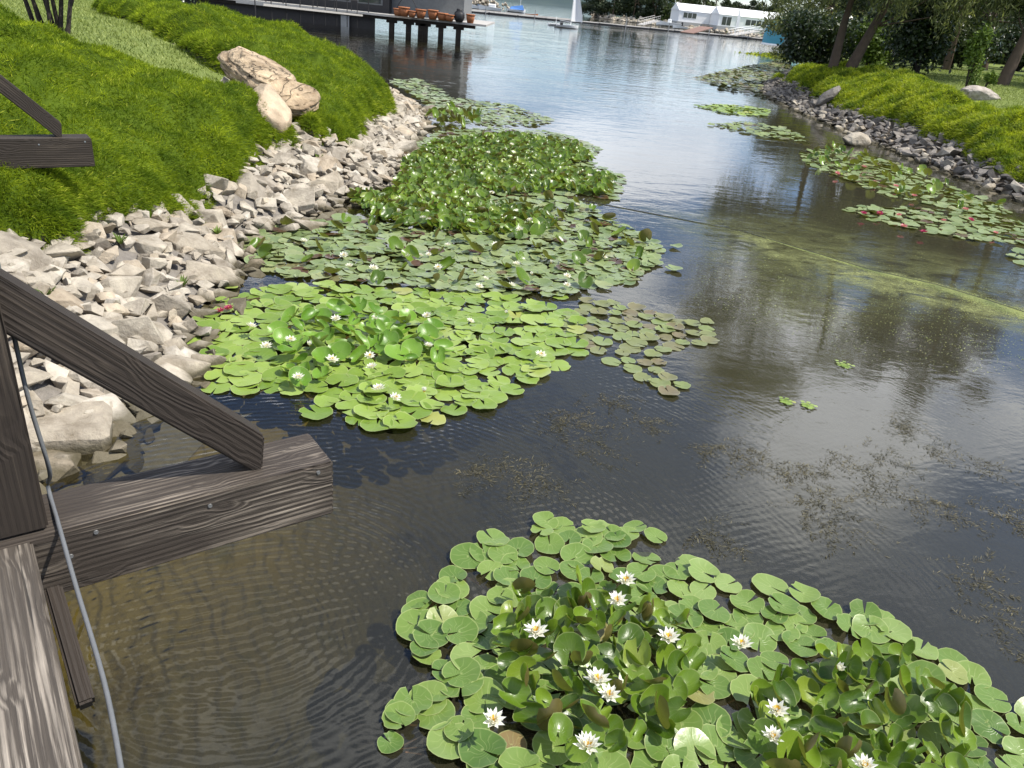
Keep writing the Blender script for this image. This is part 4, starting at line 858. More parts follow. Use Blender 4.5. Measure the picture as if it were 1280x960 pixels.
# ------------------------------------------------------------------ trees and shrubs
def foliage(name, clumps, n, size, mat, parent, droop=0.0, aspect=0.55, hollow=0.35):
    """clumps: (x,y,z,rx,ry,rz); many small leaf faces through the volume of each clump"""
    w = np.array([c[3]*c[4]+c[4]*c[5]+c[3]*c[5] for c in clumps]); w = w/w.sum(); Vs = []; rs = []
    for c, f in zip(clumps, w):
        k = max(8, int(n*f)); d = rng.normal(size=(k, 3)); d /= np.linalg.norm(d, axis=1)[:, None]
        r = (hollow + (1-hollow)*rng.random(k)**0.5)*(0.72+0.5*rng.random(k)**2); p = d*r[:, None]*np.array(c[3:6]) + np.array(c[:3])
        # sub-clumping
        q = rng.integers(0, max(2, k//14), k); off = rng.normal(size=(q.max()+1, 3))*0.16*np.array(c[3:6]); p += off[q]
        a = rng.normal(size=(k, 3)); a[:, 2] = a[:, 2]*(1-droop) - droop*2.5; a /= np.linalg.norm(a, axis=1)[:, None]
        b = np.cross(a, rng.normal(size=(k, 3))); b /= np.linalg.norm(b, axis=1)[:, None]
        s_ = size*rng.uniform(0.6, 1.4, k)[:, None]
        Vs.append(np.stack([p-a*s_, p+b*s_*aspect, p+a*s_, p-b*s_*aspect], 1)); rs.append(np.repeat(rng.random(k), 4))
    V = np.concatenate(Vs).reshape(-1, 3); Fc = np.arange(len(V)).reshape(-1, 4)
    return link(name, np_mesh(name, V, Fc, None, np.concatenate(rs), mat), parent)
def tree(name, label, base, trunk_pts, r0, clumps, n, size, leaf, bark, cat='tree', group=None, droop=0.0, aspect=0.55, extra_trunks=()):
    """trunk_pts and clumps relative to base"""
    root = empty(name, tuple(base), label, cat, group); acc = Acc()
    for tp, rr in [(trunk_pts, r0)] + list(extra_trunks):
        acc.tube(tp, [rr*(1-0.7*i/(len(tp)-1))*(1.25 if i == 0 else 1) for i in range(len(tp))], 8)
    allp = [Vector(q) for tp in [trunk_pts]+[t[0] for t in extra_trunks] for q in tp[1:]]
    for c in clumps:
        if c[3] < 0.7 and c[5] > 1.4: continue      # hanging curtains of twigs need no limb
        e = Vector(c[:3]); lower = [q for q in allp if q.z < e.z+0.2] or allp[-1:]
        s_ = min(lower, key=lambda q: (q-e).length); m_ = s_.lerp(e, 0.5)+Vector((random.gauss(0, .1), random.gauss(0, .1), -0.08*(e-s_).length))
        acc.tube([s_, m_, e], [r0*0.26, r0*0.15, r0*0.05], 5)
    link('trunk', acc.mesh('trunk', bark, True), root)
    foliage('crown', clumps, n, size, leaf, root, droop, aspect); return root
def crown(h0, h1, r, n, seed, cone=0.0, rr=0.38):
    q = np.random.default_rng(seed); out = []
    for k in range(n):
        t_ = q.random(); z = h0 + (h1-h0)*t_; a = q.uniform(0, 6.28)
        R_ = r*((1-cone*t_) if cone else math.sqrt(max(0.05, 1-(2*t_-0.9)**2))); d = R_*q.uniform(0.35, 0.95)
        s_ = r*rr*q.uniform(0.7, 1.3)*(1-cone*0.6*t_); out.append((math.cos(a)*d, math.sin(a)*d, z, s_, s_, s_*0.75))
    return out
def shrub(name, label, base, r, h, n, size, leaf, seed, cat='shrub', group=None, ncl=9):
    q = np.random.default_rng(seed); cl = []
    for k in range(ncl):
        a = q.uniform(0, 6.28); d = r*q.uniform(0.1, 0.62); z = h*q.uniform(0.25, 0.8); s_ = q.uniform(0.35, 0.5)
        cl.append((math.cos(a)*d, math.sin(a)*d, z, r*s_*1.1, r*s_*1.1, h*s_*0.62))
    root = empty(name, tuple(base), label, cat, group); acc = Acc()
    for c in cl[:6]: acc.tube([(0, 0, -0.05), (c[0]*0.4, c[1]*0.4, c[2]*0.5), c[:3]], [0.04*r, 0.028*r, 0.012*r], 5)
    link('stems', acc.mesh('stems', M['bark_dark'], True), root); foliage('foliage', cl, n, size, leaf, root); return root
def zr1(x, y): return float(zright(np.array([x]), np.array([y]))[0])
def zl1(x, y): return float(zleft(np.array([x]), np.array([y]))[0])
# willow with two trunks on the right bank
b = at(1050, 86, 1.55); base = (b[0], b[1], 1.45)
cl = crown(5.2, 14.2, 5.2, 26, 4, 0, 0.34)
cl += [(-2.6, -0.8, 4.4, 1.5, 1.5, 1.5), (-0.6, 1.0, 4.9, 1.6, 1.5, 1.3), (2.4, 0.3, 4.5, 1.6, 1.6, 1.4), (4.2, 1.2, 4.2, 1.5, 1.5, 1.5), (-4.0, 0.2, 4.6, 1.1, 1.2, 1.6), (1.2, -1.2, 5.4, 1.4, 1.4, 1.2), (-1.6, -1.5, 4.2, 1.2, 1.2, 1.5), (0.6, -2.0, 4.0, 1.3, 1.2, 1.5), (3.2, -1.6, 3.9, 1.4, 1.3, 1.4), (5.4, -0.6, 4.0, 1.4, 1.3, 1.6), (-3.2, -1.4, 4.0, 1.0, 1.0, 1.5), (6.6, -0.5, 4.4, 1.3, 1.3, 1.5)] + [(random.uniform(-4.5, 7.5), random.uniform(-2.4, 0.5), random.uniform(3.0, 5.4), 0.5, 0.5, 1.5) for _ in range(40)]
tree('willow_tree', 'tall grey green willow with two leaning trunks on the right bank', base, [(-0.35, 0, -0.1), (-0.35, 0, 2.0), (-0.2, .1, 4.2), (-0.6, .2, 7.5), (-1.0, 0, 11)], 0.20, cl, 52000, 0.12, M['willow'], M['bark'],
     droop=0.55, aspect=0.22, extra_trunks=[([(0.4, 0, -0.1), (1.0, 0, 2.0), (1.8, .1, 4.3), (2.6, .3, 7.5), (3.0, 0, 11)], 0.24)])
# neighbours on the right bank
def rp(px, D, zoff=0.0):
    p = ray(px, 60, D); return (p[0], p[1], zr1(p[0], p[1])+zoff)
shrub('olive_shrub', 'broad dark green shrub left of the willow trunks by the water', rp(1018, 50), 2.0, 3.0, 9000, 0.10, M['dark_leaf'], 61, ncl=12)
for k, (px, D, r_, h_, lb) in enumerate(((1042, 60, 2.6, 3.2, 'dark shrub filling the gap behind the left willow trunk'), (1118, 58, 2.4, 3.6, 'dark shrub between the light green shrub and the glossy shrub'), (1192, 60, 2.6, 3.4, 'dark shrub right of the glossy shrub at the lawn edge'), (1240, 78, 3.4, 3.6, 'wide dark shrub closing the far end of the lawn'), (1282, 72, 3.0, 3.4, 'dark shrub behind the right edge pine trunk'))):
    shrub('dark_shrub', lb, rp(px, D), r_, h_, 5500, 0.14, M['dark_leaf'], 160+k, ncl=12)
shrub('light_shrub', 'light green rounded shrub between the willow and the dark shrub', rp(1090, 51), 1.6, 2.5, 6500, 0.10, M['light_leaf'], 62)
shrub('dark_shrub', 'large glossy dark green shrub in front of the pines', rp(1157, 46), 2.1, 4.6, 13000, 0.10, M['dark_leaf'], 63, ncl=14)
shrub('feathery_shrub', 'slender young shrub growing behind the grey boulder', rp(1224, 37), 0.55, 2.3, 1500, 0.07, M['light_leaf'], 64, ncl=6)
shrub('small_shrub', 'low sparse bush on the lawn right of the slender shrub', rp(1248, 40), 0.45, 0.9, 700, 0.06, M['light_leaf'], 65, ncl=4)
tree('pine_tree', 'dark pine with brown trunk at the right edge of the lawn', rp(1268, 43), [(0, 0, -0.1), (0.3, 0, 2), (0.9, 0.1, 4), (1.3, 0, 8), (1.4, 0, 12)], 0.24, crown(3.2, 13.5, 4.0, 26, 14, 0.5, 0.30), 16000, 0.12, M['pine'], M['bark'], aspect=0.2)
tree('pine_tree', 'dark pine standing behind the glossy dark shrub', rp(1190, 56), [(0, 0, -0.1), (0, 0, 3), (0.2, 0, 7), (0.1, 0, 12)], 0.24, crown(2.6, 14, 4.2, 26, 15, 0.5, 0.30), 15000, 0.13, M['pine'], M['bark'], aspect=0.2)
tree('pine_tree', 'dark pine between the far lawn and the right edge pine', rp(1238, 66), [(0, 0, -0.1), (-.5, 0, 3), (-0.6, 0, 7), (-.4, 0, 13)], 0.26, crown(2.8, 15, 4.8, 28, 16, 0.4, 0.30), 15000, 0.15, M['pine'], M['bark'], aspect=0.2)
tree('pine_tree', 'dark pine rising behind the willow crown', rp(1100, 66), [(0, 0, -0.1), (0, 0, 3), (0.3, 0, 7), (0.1, 0, 12)], 0.24, crown(1.5, 13, 4.2, 26, 17, 0.4, 0.32), 13000, 0.16, M['pine'], M['bark'], aspect=0.25)
tree('pine_tree', 'tall pine beyond the right edge whose top mirrors in the water', rp(1330, 47), [(0, 0, -0.1), (0, 0, 3), (0.2, 0, 7), (0.1, 0, 12)], 0.26, crown(3.0, 13.0, 3.8, 26, 18, 0.45, 0.32), 14000, 0.13, M['pine'], M['bark'], aspect=0.22)
for k, (x, y, lb) in enumerate(((30.5, 36.5, 'leafy tree just beyond the right edge shading the lawn by the boulder'), (35, 43, 'leafy tree beyond the right edge shading the far lawn'), (38, 52, 'leafy tree at the back of the shaded right lawn'))):
    tree('broadleaf_tree', lb, (x, y, zr1(x, y)), [(0, 0, -0.1), (0, 0, 2.5), (0, 0, 7)], 0.25, crown(3.5, 11.5, 4.2, 24, 140+k, 0, 0.40), 9000, 0.17, M['far_leaf'], M['bark'])
tree('olive_tree', 'grey leaved tree beside the blue tent behind the willow', rp(992, 82), [(0, 0, -0.1), (0, 0, 1.5), (0.2, 0, 4)], 0.18, crown(1.2, 7.5, 3.0, 16, 19), 8000, 0.14, M['willow'], M['bark'], aspect=0.3)
tree('olive_tree', 'grey green tree partly behind the left willow trunk', rp(1025, 70), [(0, 0, -0.1), (0, 0, 1.5), (0.2, 0, 4)], 0.18, crown(1.2, 8, 3.0, 16, 20), 8000, 0.14, M['willow'], M['bark'], aspect=0.3)
shrub('yellow_shrub', 'low yellow green juniper clump on the far bend of the right bank', rp(980, 96), 5.0, 1.6, 6000, 0.16, M['juniper_gold'], 66, ncl=14)
for k, (px, D, lb) in enumerate(((1130, 95, 'bushy tree far behind the willow at left of the lawn'), (1175, 100, 'bushy tree far behind the lawn and dark shrub'), (1220, 92, 'bushy tree closing the view over the shaded lawn'), (1262, 100, 'bushy tree behind the right edge pine trunk'), (1075, 100, 'bushy tree far behind the light green shrub'))):
    tree('broadleaf_tree', lb, rp(px, D), [(0, 0, -0.1), (0, 0, 2), (0, 0, 5)], 0.25, crown(0.2, 11, 5.0, 22, 80+k, 0, 0.38), 7000, 0.26, M['far_leaf'], M['bark'], group='trees behind the right lawn')
# left garden: many stemmed shrub, hedge, bushes
b = ray(66, 29, 20.0); bz = zl1(b[0], b[1])
root = empty('multi_stem_shrub', (b[0], b[1], bz), 'dark many stemmed shrub rising from the left lawn edge', 'shrub'); acc = Acc(); tips = []
for k, (dx, top) in enumerate(((-.75, -1.0), (-.5, -.75), (-.38, -.2), (-.2, -.35), (-.05, .2), (.1, .1), (.22, .5), (.42, .45), (.6, .9))):
    acc.tube([(dx*0.55, random.gauss(0, .12), -0.1), (dx*0.75, random.gauss(0, .15), 0.6), (top, random.gauss(0, .2), 1.4)], [0.05, 0.042, 0.03], 6); tips.append((top, 0, 1.7))
link('stems', acc.mesh('stems', M['bark_dark'], True), root)
foliage('foliage', [(x*1.0, y+random.gauss(0, .3), z+0.25, .6, .6, .5) for x, y, z in tips], 4500, 0.05, M['dark_leaf'], root)
for k, (px, py, D, r, h, mt, lb, nm) in enumerate(((268, 12, 31, 0.55, 0.7, 'dark_leaf', 'clipped dark round bush behind the left lawn', 'round_bush'), (298, 14, 31, 0.5, 0.55, 'dark_leaf', 'small dark bush at the end of the lawn next to the terrace', 'round_bush'),
      (252, 6, 33, 0.7, 1.0, 'dry_leaf', 'yellowing bush behind the left lawn', 'yellow_bush'), (225, 2, 35, 0.9, 1.1, 'dark_leaf', 'dark bush partly cut by the frame behind the lawn', 'dark_bush'), (196, -3, 37, 0.9, 1.2, 'dark_leaf', 'dark bush at the top frame edge above the lawn', 'dark_bush'), (285, 2, 38, 1.1, 1.5, 'dark_leaf', 'broad dark hedge bush behind the two round bushes', 'hedge_bush'))):
    p = ray(px, py, D); shrub(nm, lb, (p[0], p[1], zl1(p[0], p[1])-0.05), r, h, 1600, 0.05, M[mt], 90+k)

# ------------------------------------------------------------------ terrace building over the water, left
M['wall_dark'] = plain('dark painted boards', (0.035, 0.032, 0.032), 0.7)
M['wall_grey'] = plain('grey render', (0.16, 0.165, 0.165), 0.8)
M['glass'] = plain('dark window glass', (0.02, 0.03, 0.035), 0.08, spec=0.8, bump=0.0)
M['deck_pale'] = plain('pale deck boards', (0.42, 0.40, 0.37), 0.7)
M['concrete'] = plain('grey concrete', (0.36, 0.36, 0.35), 0.8)
M['terracotta'] = plain('terracotta', (0.36, 0.135, 0.055), 0.7)
M['white'] = plain('white painted surface', (0.80, 0.80, 0.79), 0.5, 0.03, 2, 0.05)
M['canvas'] = plain('white tent fabric', (0.80, 0.80, 0.80), 0.7, 0.04, 1.5, 0.1)
M['blue'] = plain('blue boat cover', (0.05, 0.16, 0.42), 0.6)
M['teal'] = plain('blue green tent fabric', (0.06, 0.27, 0.36), 0.6)
M['orange'] = plain('orange hull paint', (0.45, 0.15, 0.05), 0.5)
M['black'] = plain('black rubber', (0.02, 0.02, 0.022), 0.5)
M['skin'] = plain('skin', (0.45, 0.28, 0.2), 0.6)
y0 = 62.0; ztop = float(ray(573, 27, 62.6)[2])
tb = empty('terrace_building', (-15, y0, 0), 'dark waterside building with pale deck on dark pilings at top left', 'building')
def tbx(name, x0, x1, ya, yb, z0, z1, mat, bevel=0.0): return box_obj(name, ((x0+x1)/2+15, (ya+yb)/2-y0, (z0+z1)/2), (x1-x0, yb-ya, z1-z0), mat, tb, bevel)
tbx('deck', -30, -4.6, y0-0.6, y0+9, ztop-0.14, ztop, M['deck_pale'])
tbx('deck_joist', -30, -5.4, y0-0.3, y0-0.05, ztop-0.36, ztop-0.143, M['wood_dark'])
for x in (-6.65, -7.95, -9.1, -9.45, -10.35, -11.6):
    bm = bmesh.new(); add_box(bm, (x+15, 0.1, (ztop-0.36-0.5)/2), (0.36, 0.36, ztop-0.36+0.5), None, 0.02); add_box(bm, (x+15, 0.1, ztop-0.45), (0.75, 0.42, 0.18), None, 0.01); bm_obj('piling', bm, M['wood_dark'], tb)
tbx('foundation_wall', -30, -12.9, y0+0.05, y0+0.4, -0.6, ztop-0.145, M['wall_dark'])
tbx('support_pier', -15.3, -14.7, y0-0.25, y0+0.045, -0.6, ztop-0.145, M['concrete'])
tbx('wall', -12.1, -6.6, y0+2.6, y0+9, ztop+0.003, ztop+4.2, M['wall_grey'])
tbx('wall', -30, -12.102, y0+1.6, y0+9, ztop+0.003, ztop+4.2, M['wall_dark'])
tbx('roof', -30.5, -5.9, y0+0.4, y0+9.6, ztop+4.203, ztop+4.5, M['wall_dark'])
for k in range(6):
    x = -14.5-k*2.4; f_ = tbx('window', x, x+1.9, y0+1.56, y0+1.597, ztop+0.5, ztop+2.6, M['wall_grey'])
    box_obj('pane', ((2*x+1.9)/2+15, 1.54, ztop+1.55), (1.7, 0.02, 1.9), M['glass'], f_)
for k in range(15):
    x = -29.5+k*1.25
    if x < -12.4: tbx('railing_post', x, x+0.06, y0-0.5, y0-0.44, ztop+0.003, ztop+1.0, M['wall_dark'])
tbx('handrail', -30, -12.6, y0-0.52, y0-0.42, ztop+1.003, ztop+1.06, M['wall_dark']); tbx('handrail', -30, -12.6, y0-0.495, y0-0.455, ztop+0.5, ztop+0.54, M['wall_dark'])
# ramp of the terrace along the shore
wk = empty('walkway', (-22, 50, 0), 'pale walkway leading along the shore to the dark building', 'walkway')
a_ = ray(312, 4, 48.0); c_ = ray(440, 18, 61.0)
timber('walkway_deck', a_, c_, 1.6, 0.12, M['deck_pale'], wk); timber('walkway_rail', a_+np.array([0.5, -0.6, 0.9]), c_+np.array([0.5, -0.6, 0.9]), 0.05, 0.05, M['wall_dark'], wk)
for k in range(9):
    q = a_+(c_-a_)*k/8; timber('walkway_post', q+np.array([0.5, -0.6, -0.8]), q+np.array([0.5, -0.6, 0.9]), 0.05, 0.05, M['wall_dark'], wk, up=Vector((1, 0, 0)))
def lathe(name, profile, mat, parent=None, seg=14):
    acc = Acc(); V = []; Fc = []
    for r_, z_ in profile:
        for k in range(seg): V.append((r_*math.cos(6.2832*k/seg), r_*math.sin(6.2832*k/seg), z_))
    for i in range(len(profile)-1):
        for k in range(seg): Fc.append((i*seg+k, i*seg+(k+1) % seg, (i+1)*seg+(k+1) % seg, (i+1)*seg+k))
    acc.add(np.array(V), Fc); return link(name, acc.mesh(name, mat, True), parent)
pots = ((497, 15, .34, .62, 'terracotta barrel pot at the left end of the row on the deck'), (505, 16, .44, .8, 'largest orange terracotta pot under the wire hoop'), (515, 17, .33, .55, 'short terracotta pot right of the largest orange pot'), (526, 18, .42, .75, 'wide orange terracotta pot in the middle of the row'), (541, 19, .42, .8, 'brown terracotta pot with broad rim left of the low bowl'), (553, 20, .45, .62, 'low wide terracotta bowl near the building corner'), (562, 21, .38, .55, 'small dark terracotta pot right of the low bowl'), (588, 24, .36, .75, 'square sided brown tub alone at the deck end'))
for px, py, r_, h_, lb in pots:
    p = ray(px, py, 61.6+random.uniform(0, .5)); e = empty('terracotta_pot', (p[0], p[1], ztop+0.004), lb, 'pot')
    r_ *= .86; h_ *= .78
    lathe('pot_body', [(0.02, 0), (r_*0.72, 0), (r_*0.95, h_*0.5), (r_, h_*0.85), (r_*0.9, h_*0.86), (r_*0.85, h_*0.6), (0.02, h_*0.6)], M['terracotta'], e)
    o = lathe('rim', [(r_*0.98, h_*0.85), (r_*1.12, h_*0.86), (r_*1.12, h_), (r_*0.92, h_), (r_*0.9, h_*0.84)], M['terracotta'], e)
p = ray(574, 23, 61.8); e = empty('dark_urn', (p[0], p[1], ztop+0.004), 'dark round urn between the pots and the tub', 'urn'); lathe('urn_body', [(0.02, 0), (.25, 0), (.4, .3), (.36, .6), (.2, .75), (.24, .8), (.2, .78), (.1, .5)], M['black'], e); lathe('urn_neck', [(.2, .75), (.22, .86), (.17, .86), (.16, .74)], M['black'], e)
p = ray(508, 17, 62.1); acc = Acc(); acc.tube([(p[0]-0.95+1.9*(k/16), p[1]+0.3, ztop+0.1+1.25*math.sin(math.pi*k/16)) for k in range(17)], [0.03]*17, 6)
tag(link('wire_hoop', acc.mesh('wire_hoop', M['black'], True)), 'thin black hoop arching over the terracotta pots', 'hoop')

# ------------------------------------------------------------------ jetty, boats and far shore
jl = at(575, 11.5, .35); jr = at(958, 48.5, .35); jd = Vector(jr-jl); jL = jd.length; jd.normalize(); jn = Vector((-jd.y, jd.x, 0))
jet = empty('jetty', tuple(jl), 'long low floating jetty crossing the far water', 'jetty')
nseg = 12
for k in range(nseg):
    a = Vector(jl)+jd*(jL*k/nseg)+Vector((0, 0, random.uniform(-.05, .05))); b_ = Vector(jl)+jd*(jL*(k+1)/nseg-0.25)
    s_ = timber('jetty_section', a-Vector((0, 0, .07))+jn, b_-Vector((0, 0, .07))+jn, 2.2, 0.14, M['deck_pale'], jet, bevel=0.02)
    o = timber('float', a-Vector((0, 0, .31))+jn, b_-Vector((0, 0, .31))+jn, 2.0, 0.33, M['black'], jet, bevel=0.02)
for k in range(7):
    a = Vector(jl)+jd*(jL*(k+0.5)/7)-jn*0.15; timber('mooring_post', a-Vector((0, 0, .8)), a+Vector((0, 0, 1.1)), 0.16, 0.16, M['concrete'], jet, up=Vector((1, 0, 0)))
a = Vector(jl)+jd*4+jn*9; b_ = Vector(jl)+jd*26+jn*9; j2 = empty('jetty', tuple(a), 'second parallel jetty behind the first near the breakwater', 'jetty')
for k in range(4): timber('jetty_section', a.lerp(b_, k/4)-Vector((0, 0, .07)), a.lerp(b_, (k+.95)/4)-Vector((0, 0, .07)), 2.0, 0.2, M['deck_pale'], j2); 
for k in range(4): timber('float', a.lerp(b_, k/4)-Vector((0, 0, .35)), a.lerp(b_, (k+.95)/4)-Vector((0, 0, .35)), 1.8, 0.3, M['black'], j2)
def hull_mesh(name, L, Wd, Hh, mat, parent, deck=None):
    acc = Acc(); n = 9; V = []
    for i in range(n):
        t_ = i/(n-1); w = Wd/2*(1-t_**2.6)*(0.86+0.14*min(1, t_*4))+0.01; sh = Hh*(0.9+0.35*t_*t_)
        for q in (-1, -0.75, 0, 0.75, 1): V.append((-L/2+L*t_ + (0.12*L*t_*abs(q) if t_ > .6 else 0)*0.3, w*q, (sh if abs(q) == 1 else 0.3*Hh if abs(q) == .75 else 0.05*Hh)))
    Fc = [(i*5+q, i*5+q+1, (i+1)*5+q+1, (i+1)*5+q) for i in range(n-1) for q in range(4)]; Fc.append((0, 1, 2, 2)) if False else None
    V = np.array(V); acc.add(V, Fc)
    st = np.array([V[0], V[1], V[3], V[4]]); acc.add(st, [(0, 1, 2, 3)])
    o = link(name, acc.mesh(name, mat), parent)
    dk = Acc()
    D_ = []
    for i in range(n): a, b2 = V[i*5].copy(), V[i*5+4].copy(); a[2] -= .06*Hh; b2[2] -= .06*Hh; a[1] *= .96; b2[1] *= .96; D_ += [a, b2]
    dk.add(np.array(D_), [(2*i, 2*i+1, 2*i+3, 2*i+2) for i in range(n-1)]); link('boat_deck', dk.mesh('boat_deck', deck or mat), parent); return o
def boat(name, label, px, py, L, Wd, Hh, mat, rz, z=0.0, p=None):
    p = at(px, py, z) if p is None else p; e = empty(name, (p[0], p[1], z-0.06), label, 'boat', None, rz); hull_mesh('hull', L, Wd, Hh, mat, e, M['white']); return e
e = boat('sailboat', 'small white sailboat with raised narrow sail in front of the jetty', 708, 35, 3.1, 1.3, 0.42, M['white'], rad(8)) 
acc = Acc(); acc.tube([(0.55, 0, .3), (0.55, 0, 6.0)], [.045, .03], 6); link('mast', acc.mesh('mast', M['white'], True), e)
acc = Acc(); acc.tube([(0.55, 0, .85), (-.95, .5, .95)], [.035, .03], 6); link('boom', acc.mesh('boom', M['white'], True), e)
V = []; 
for i in range(9):
    t_ = i/8; w = 1.55*(1-t_**1.4); 
    for q in range(5): V.append((0.62+w*q/4*1.0, 0.05+.16*math.sin(math.pi*q/4)*w, 0.95+4.9*t_))
acc = Acc(); acc.add(np.array(V), [(i*5+q, i*5+q+1, i*5+q+6, i*5+q+5) for i in range(8) for q in range(4)]); link('sail', acc.mesh('sail', M['canvas'], True), e)
acc = Acc(); acc.tube([(-1.5, 0, .5), (-1.62, 0, .2), (-1.62, 0, -.4)], [.03, .08, .06], 6); link('rudder', acc.mesh('rudder', M['black']), e)
box_obj('crew_bag', (-.75, 0, .55), (.4, .5, .4), M['black'], e, .08)
e = boat('rowing_boat', 'tiny white dinghy floating left of the sailboat', 693, 32, 1.9, 0.9, 0.32, M['white'], rad(20)); box_obj('thwart', (0, 0, .24), (.25, .8, .04), M['deck_pale'], e); acc = Acc(); acc.tube([(.2, 0, .2), (.2, 0, 1.3)], [.04, .03], 6); link('mast', acc.mesh('mast', M['white']), e)
e = boat('covered_boat', 'moored boat under a blue cover on the left part of the jetty', 647, 16, 4.2, 1.6, .7, M['white'], rad(10), 0, at(645, 15.5, 0.0)); bm = bmesh.new()
for v in add_box(bm, (0.1, 0, .95), (3.4, 1.3, .55), None, 0): 
    if v.co.z > 1: v.co.y *= .15; v.co.x *= .8; v.co.z += .5*(v.co.x > 0)
bm_obj('boat_cover', bm, M['blue'], e); acc = Acc(); acc.tube([(.9, 0, .5), (.9, 0, 8)], [.05, .04], 6); link('mast', acc.mesh('mast', M['white'], True), e)
e = boat('rowing_boat', 'orange brown open boat moored by the jetty right of the blue cover', 665, 20, 2.6, 1.1, .5, M['orange'], rad(5), 0, at(664, 20.5, 0.0)); box_obj('thwart', (0, 0, .36), (.25, .9, .05), M['wood_dark'], e); box_obj('thwart', (-.8, 0, .36), (.25, .8, .05), M['wood_dark'], e)
e = boat('motorboat', 'white motorboat with dark side at the far left of the jetty', 614, 14, 4.6, 1.8, .9, M['white'], rad(185), 0, at(613, 14, 0.0)); box_obj('cabin', (-.3, 0, 1.15), (1.6, 1.3, .7), M['white'], e, .15); box_obj('windscreen', (.65, 0, 1.2), (.12, 1.2, .5), M['glass'], e)
e = boat('motorboat', 'small white motorboat moored left of the jetty start', 596, 12, 3.8, 1.6, .8, M['white'], rad(170), 0, at(598, 12, 0.0)); box_obj('windscreen', (.3, 0, .95), (.5, 1.2, .35), M['glass'], e, .05); box_obj('outboard', (-2.0, 0, .6), (.35, .3, .7), M['black'], e, .05)
e = boat('motorboat', 'white open motorboat pulled up on shore beside the brown ramp', 836, 33, 5.6, 2.0, .9, M['white'], rad(170), .55, at(836, 33, 0.55)); box_obj('console', (0, 0, 1.15), (.8, .9, .8), M['white'], e, .1); box_obj('outboard', (-2.9, 0, .8), (.4, .35, .8), M['black'], e, .05)
e = boat('rowing_boat', 'short white tender lying right of the beached motorboat', 850, 36, 3.0, 1.4, .6, M['white'], rad(175), .5, at(850, 36, 0.5)); box_obj('thwart', (0, 0, .45), (.3, 1.1, .05), M['deck_pale'], e)
# breakwater at the left
acc = Acc(); c0 = at(603, 9, 0)
for k in range(160):
    V, Fc, _ = mesh_arrays(rocks[random.randrange(14)]); A = np.array(Matrix.Translation((c0[0]+random.gauss(-2, 3.2), c0[1]+12+random.gauss(0, 2), random.uniform(-.2, 1.5))) @ Euler((random.random()*3,)*3).to_matrix().to_4x4() @ Matrix.Scale(random.uniform(.4, .8), 4)); acc.add(V @ A[:3, :3].T+A[:3, 3], Fc, None, random.random())
tag(link('breakwater', acc.mesh('breakwater', M['stone'])), 'pale rock breakwater behind the moored boats at far left', 'breakwater', kind='stuff')
shrub('round_bush', 'green bush on top of the far rock breakwater', (c0[0]-1.5, c0[1]+13, 1.2), 3.0, 2.0, 1500, .2, M['far_leaf'], 99)
# white pavilions
def tent(name, label, px, D, Lx, Ly, h, hr, rz, win=()):
    p = ray(px, 30, D); e = empty(name, (p[0], p[1], 0.62), label, 'tent', None, rz)
    box_obj('plinth', (0, 0, .5), (Lx+.6, Ly+.6, 1.0), M['concrete'], e)
    box_obj('wall', (0, 0, 1.0+h/2+.002), (Lx, Ly, h), M['canvas'], e)
    bm = bmesh.new(); z0 = 1.0+h+.004; A = [(-Lx/2-.15, -Ly/2-.15, z0), (Lx/2+.15, -Ly/2-.15, z0), (Lx/2+.15, Ly/2+.15, z0), (-Lx/2-.15, Ly/2+.15, z0), (-Lx/2-.1, 0, z0+hr), (Lx/2+.1, 0, z0+hr)]
    vs = [bm.verts.new(a) for a in A]
    for f in ((0, 1, 5, 4), (2, 3, 4, 5), (1, 2, 5), (3, 0, 4), (3, 2, 1, 0)): bm.faces.new([vs[i] for i in f])
    bm_obj('roof', bm, M['canvas'], e)
    for x0, x1, z0, z1 in win:
        w_ = box_obj('window', ((x0+x1)/2, -Ly/2-.02, (z0+z1)/2), (x1-x0, .05, z1-z0), M['white'], e); n_ = max(1, int((x1-x0)/1.2))
        for q in range(n_):
            a = x0+(x1-x0)*(q+.06)/n_; b2 = x0+(x1-x0)*(q+.94)/n_; box_obj('pane', ((a+b2)/2, -Ly/2-.055, (z0+z1)/2), (b2-a, .02, (z1-z0)*.86), M['glass'], w_)
    return e
tent('white_pavilion', 'white gabled pavilion with dark window band left of the flag', 866, 232, 10.6, 9, 2.6, 1.7, rad(6), [(-4.2, -0.6, 1.9, 3.3)])
tent('white_pavilion', 'long white pavilion with doors and pale windows right of the flag', 931, 226, 16.0, 9, 2.6, 1.7, rad(3), [(-7.2, -4.8, 1.1, 3.3), (-3.5, -2.9, 1.7, 3.0), (-1.2, 4.3, 1.6, 3.1)])
p = ray(984, 30, 120); e = empty('blue_tent', (p[0], p[1], .62), 'blue green domed tent beside the white pavilion', 'tent'); lathe('tent_body', [(2.8, 0), (2.8, 1.7), (2.5, 2.5), (1.7, 3.2), (.7, 3.6), (.02, 3.7)], M['teal'], e, 10); lathe('tent_hem', [(2.86, 0), (2.86, .22), (2.8, .22)], M['white'], e, 10)
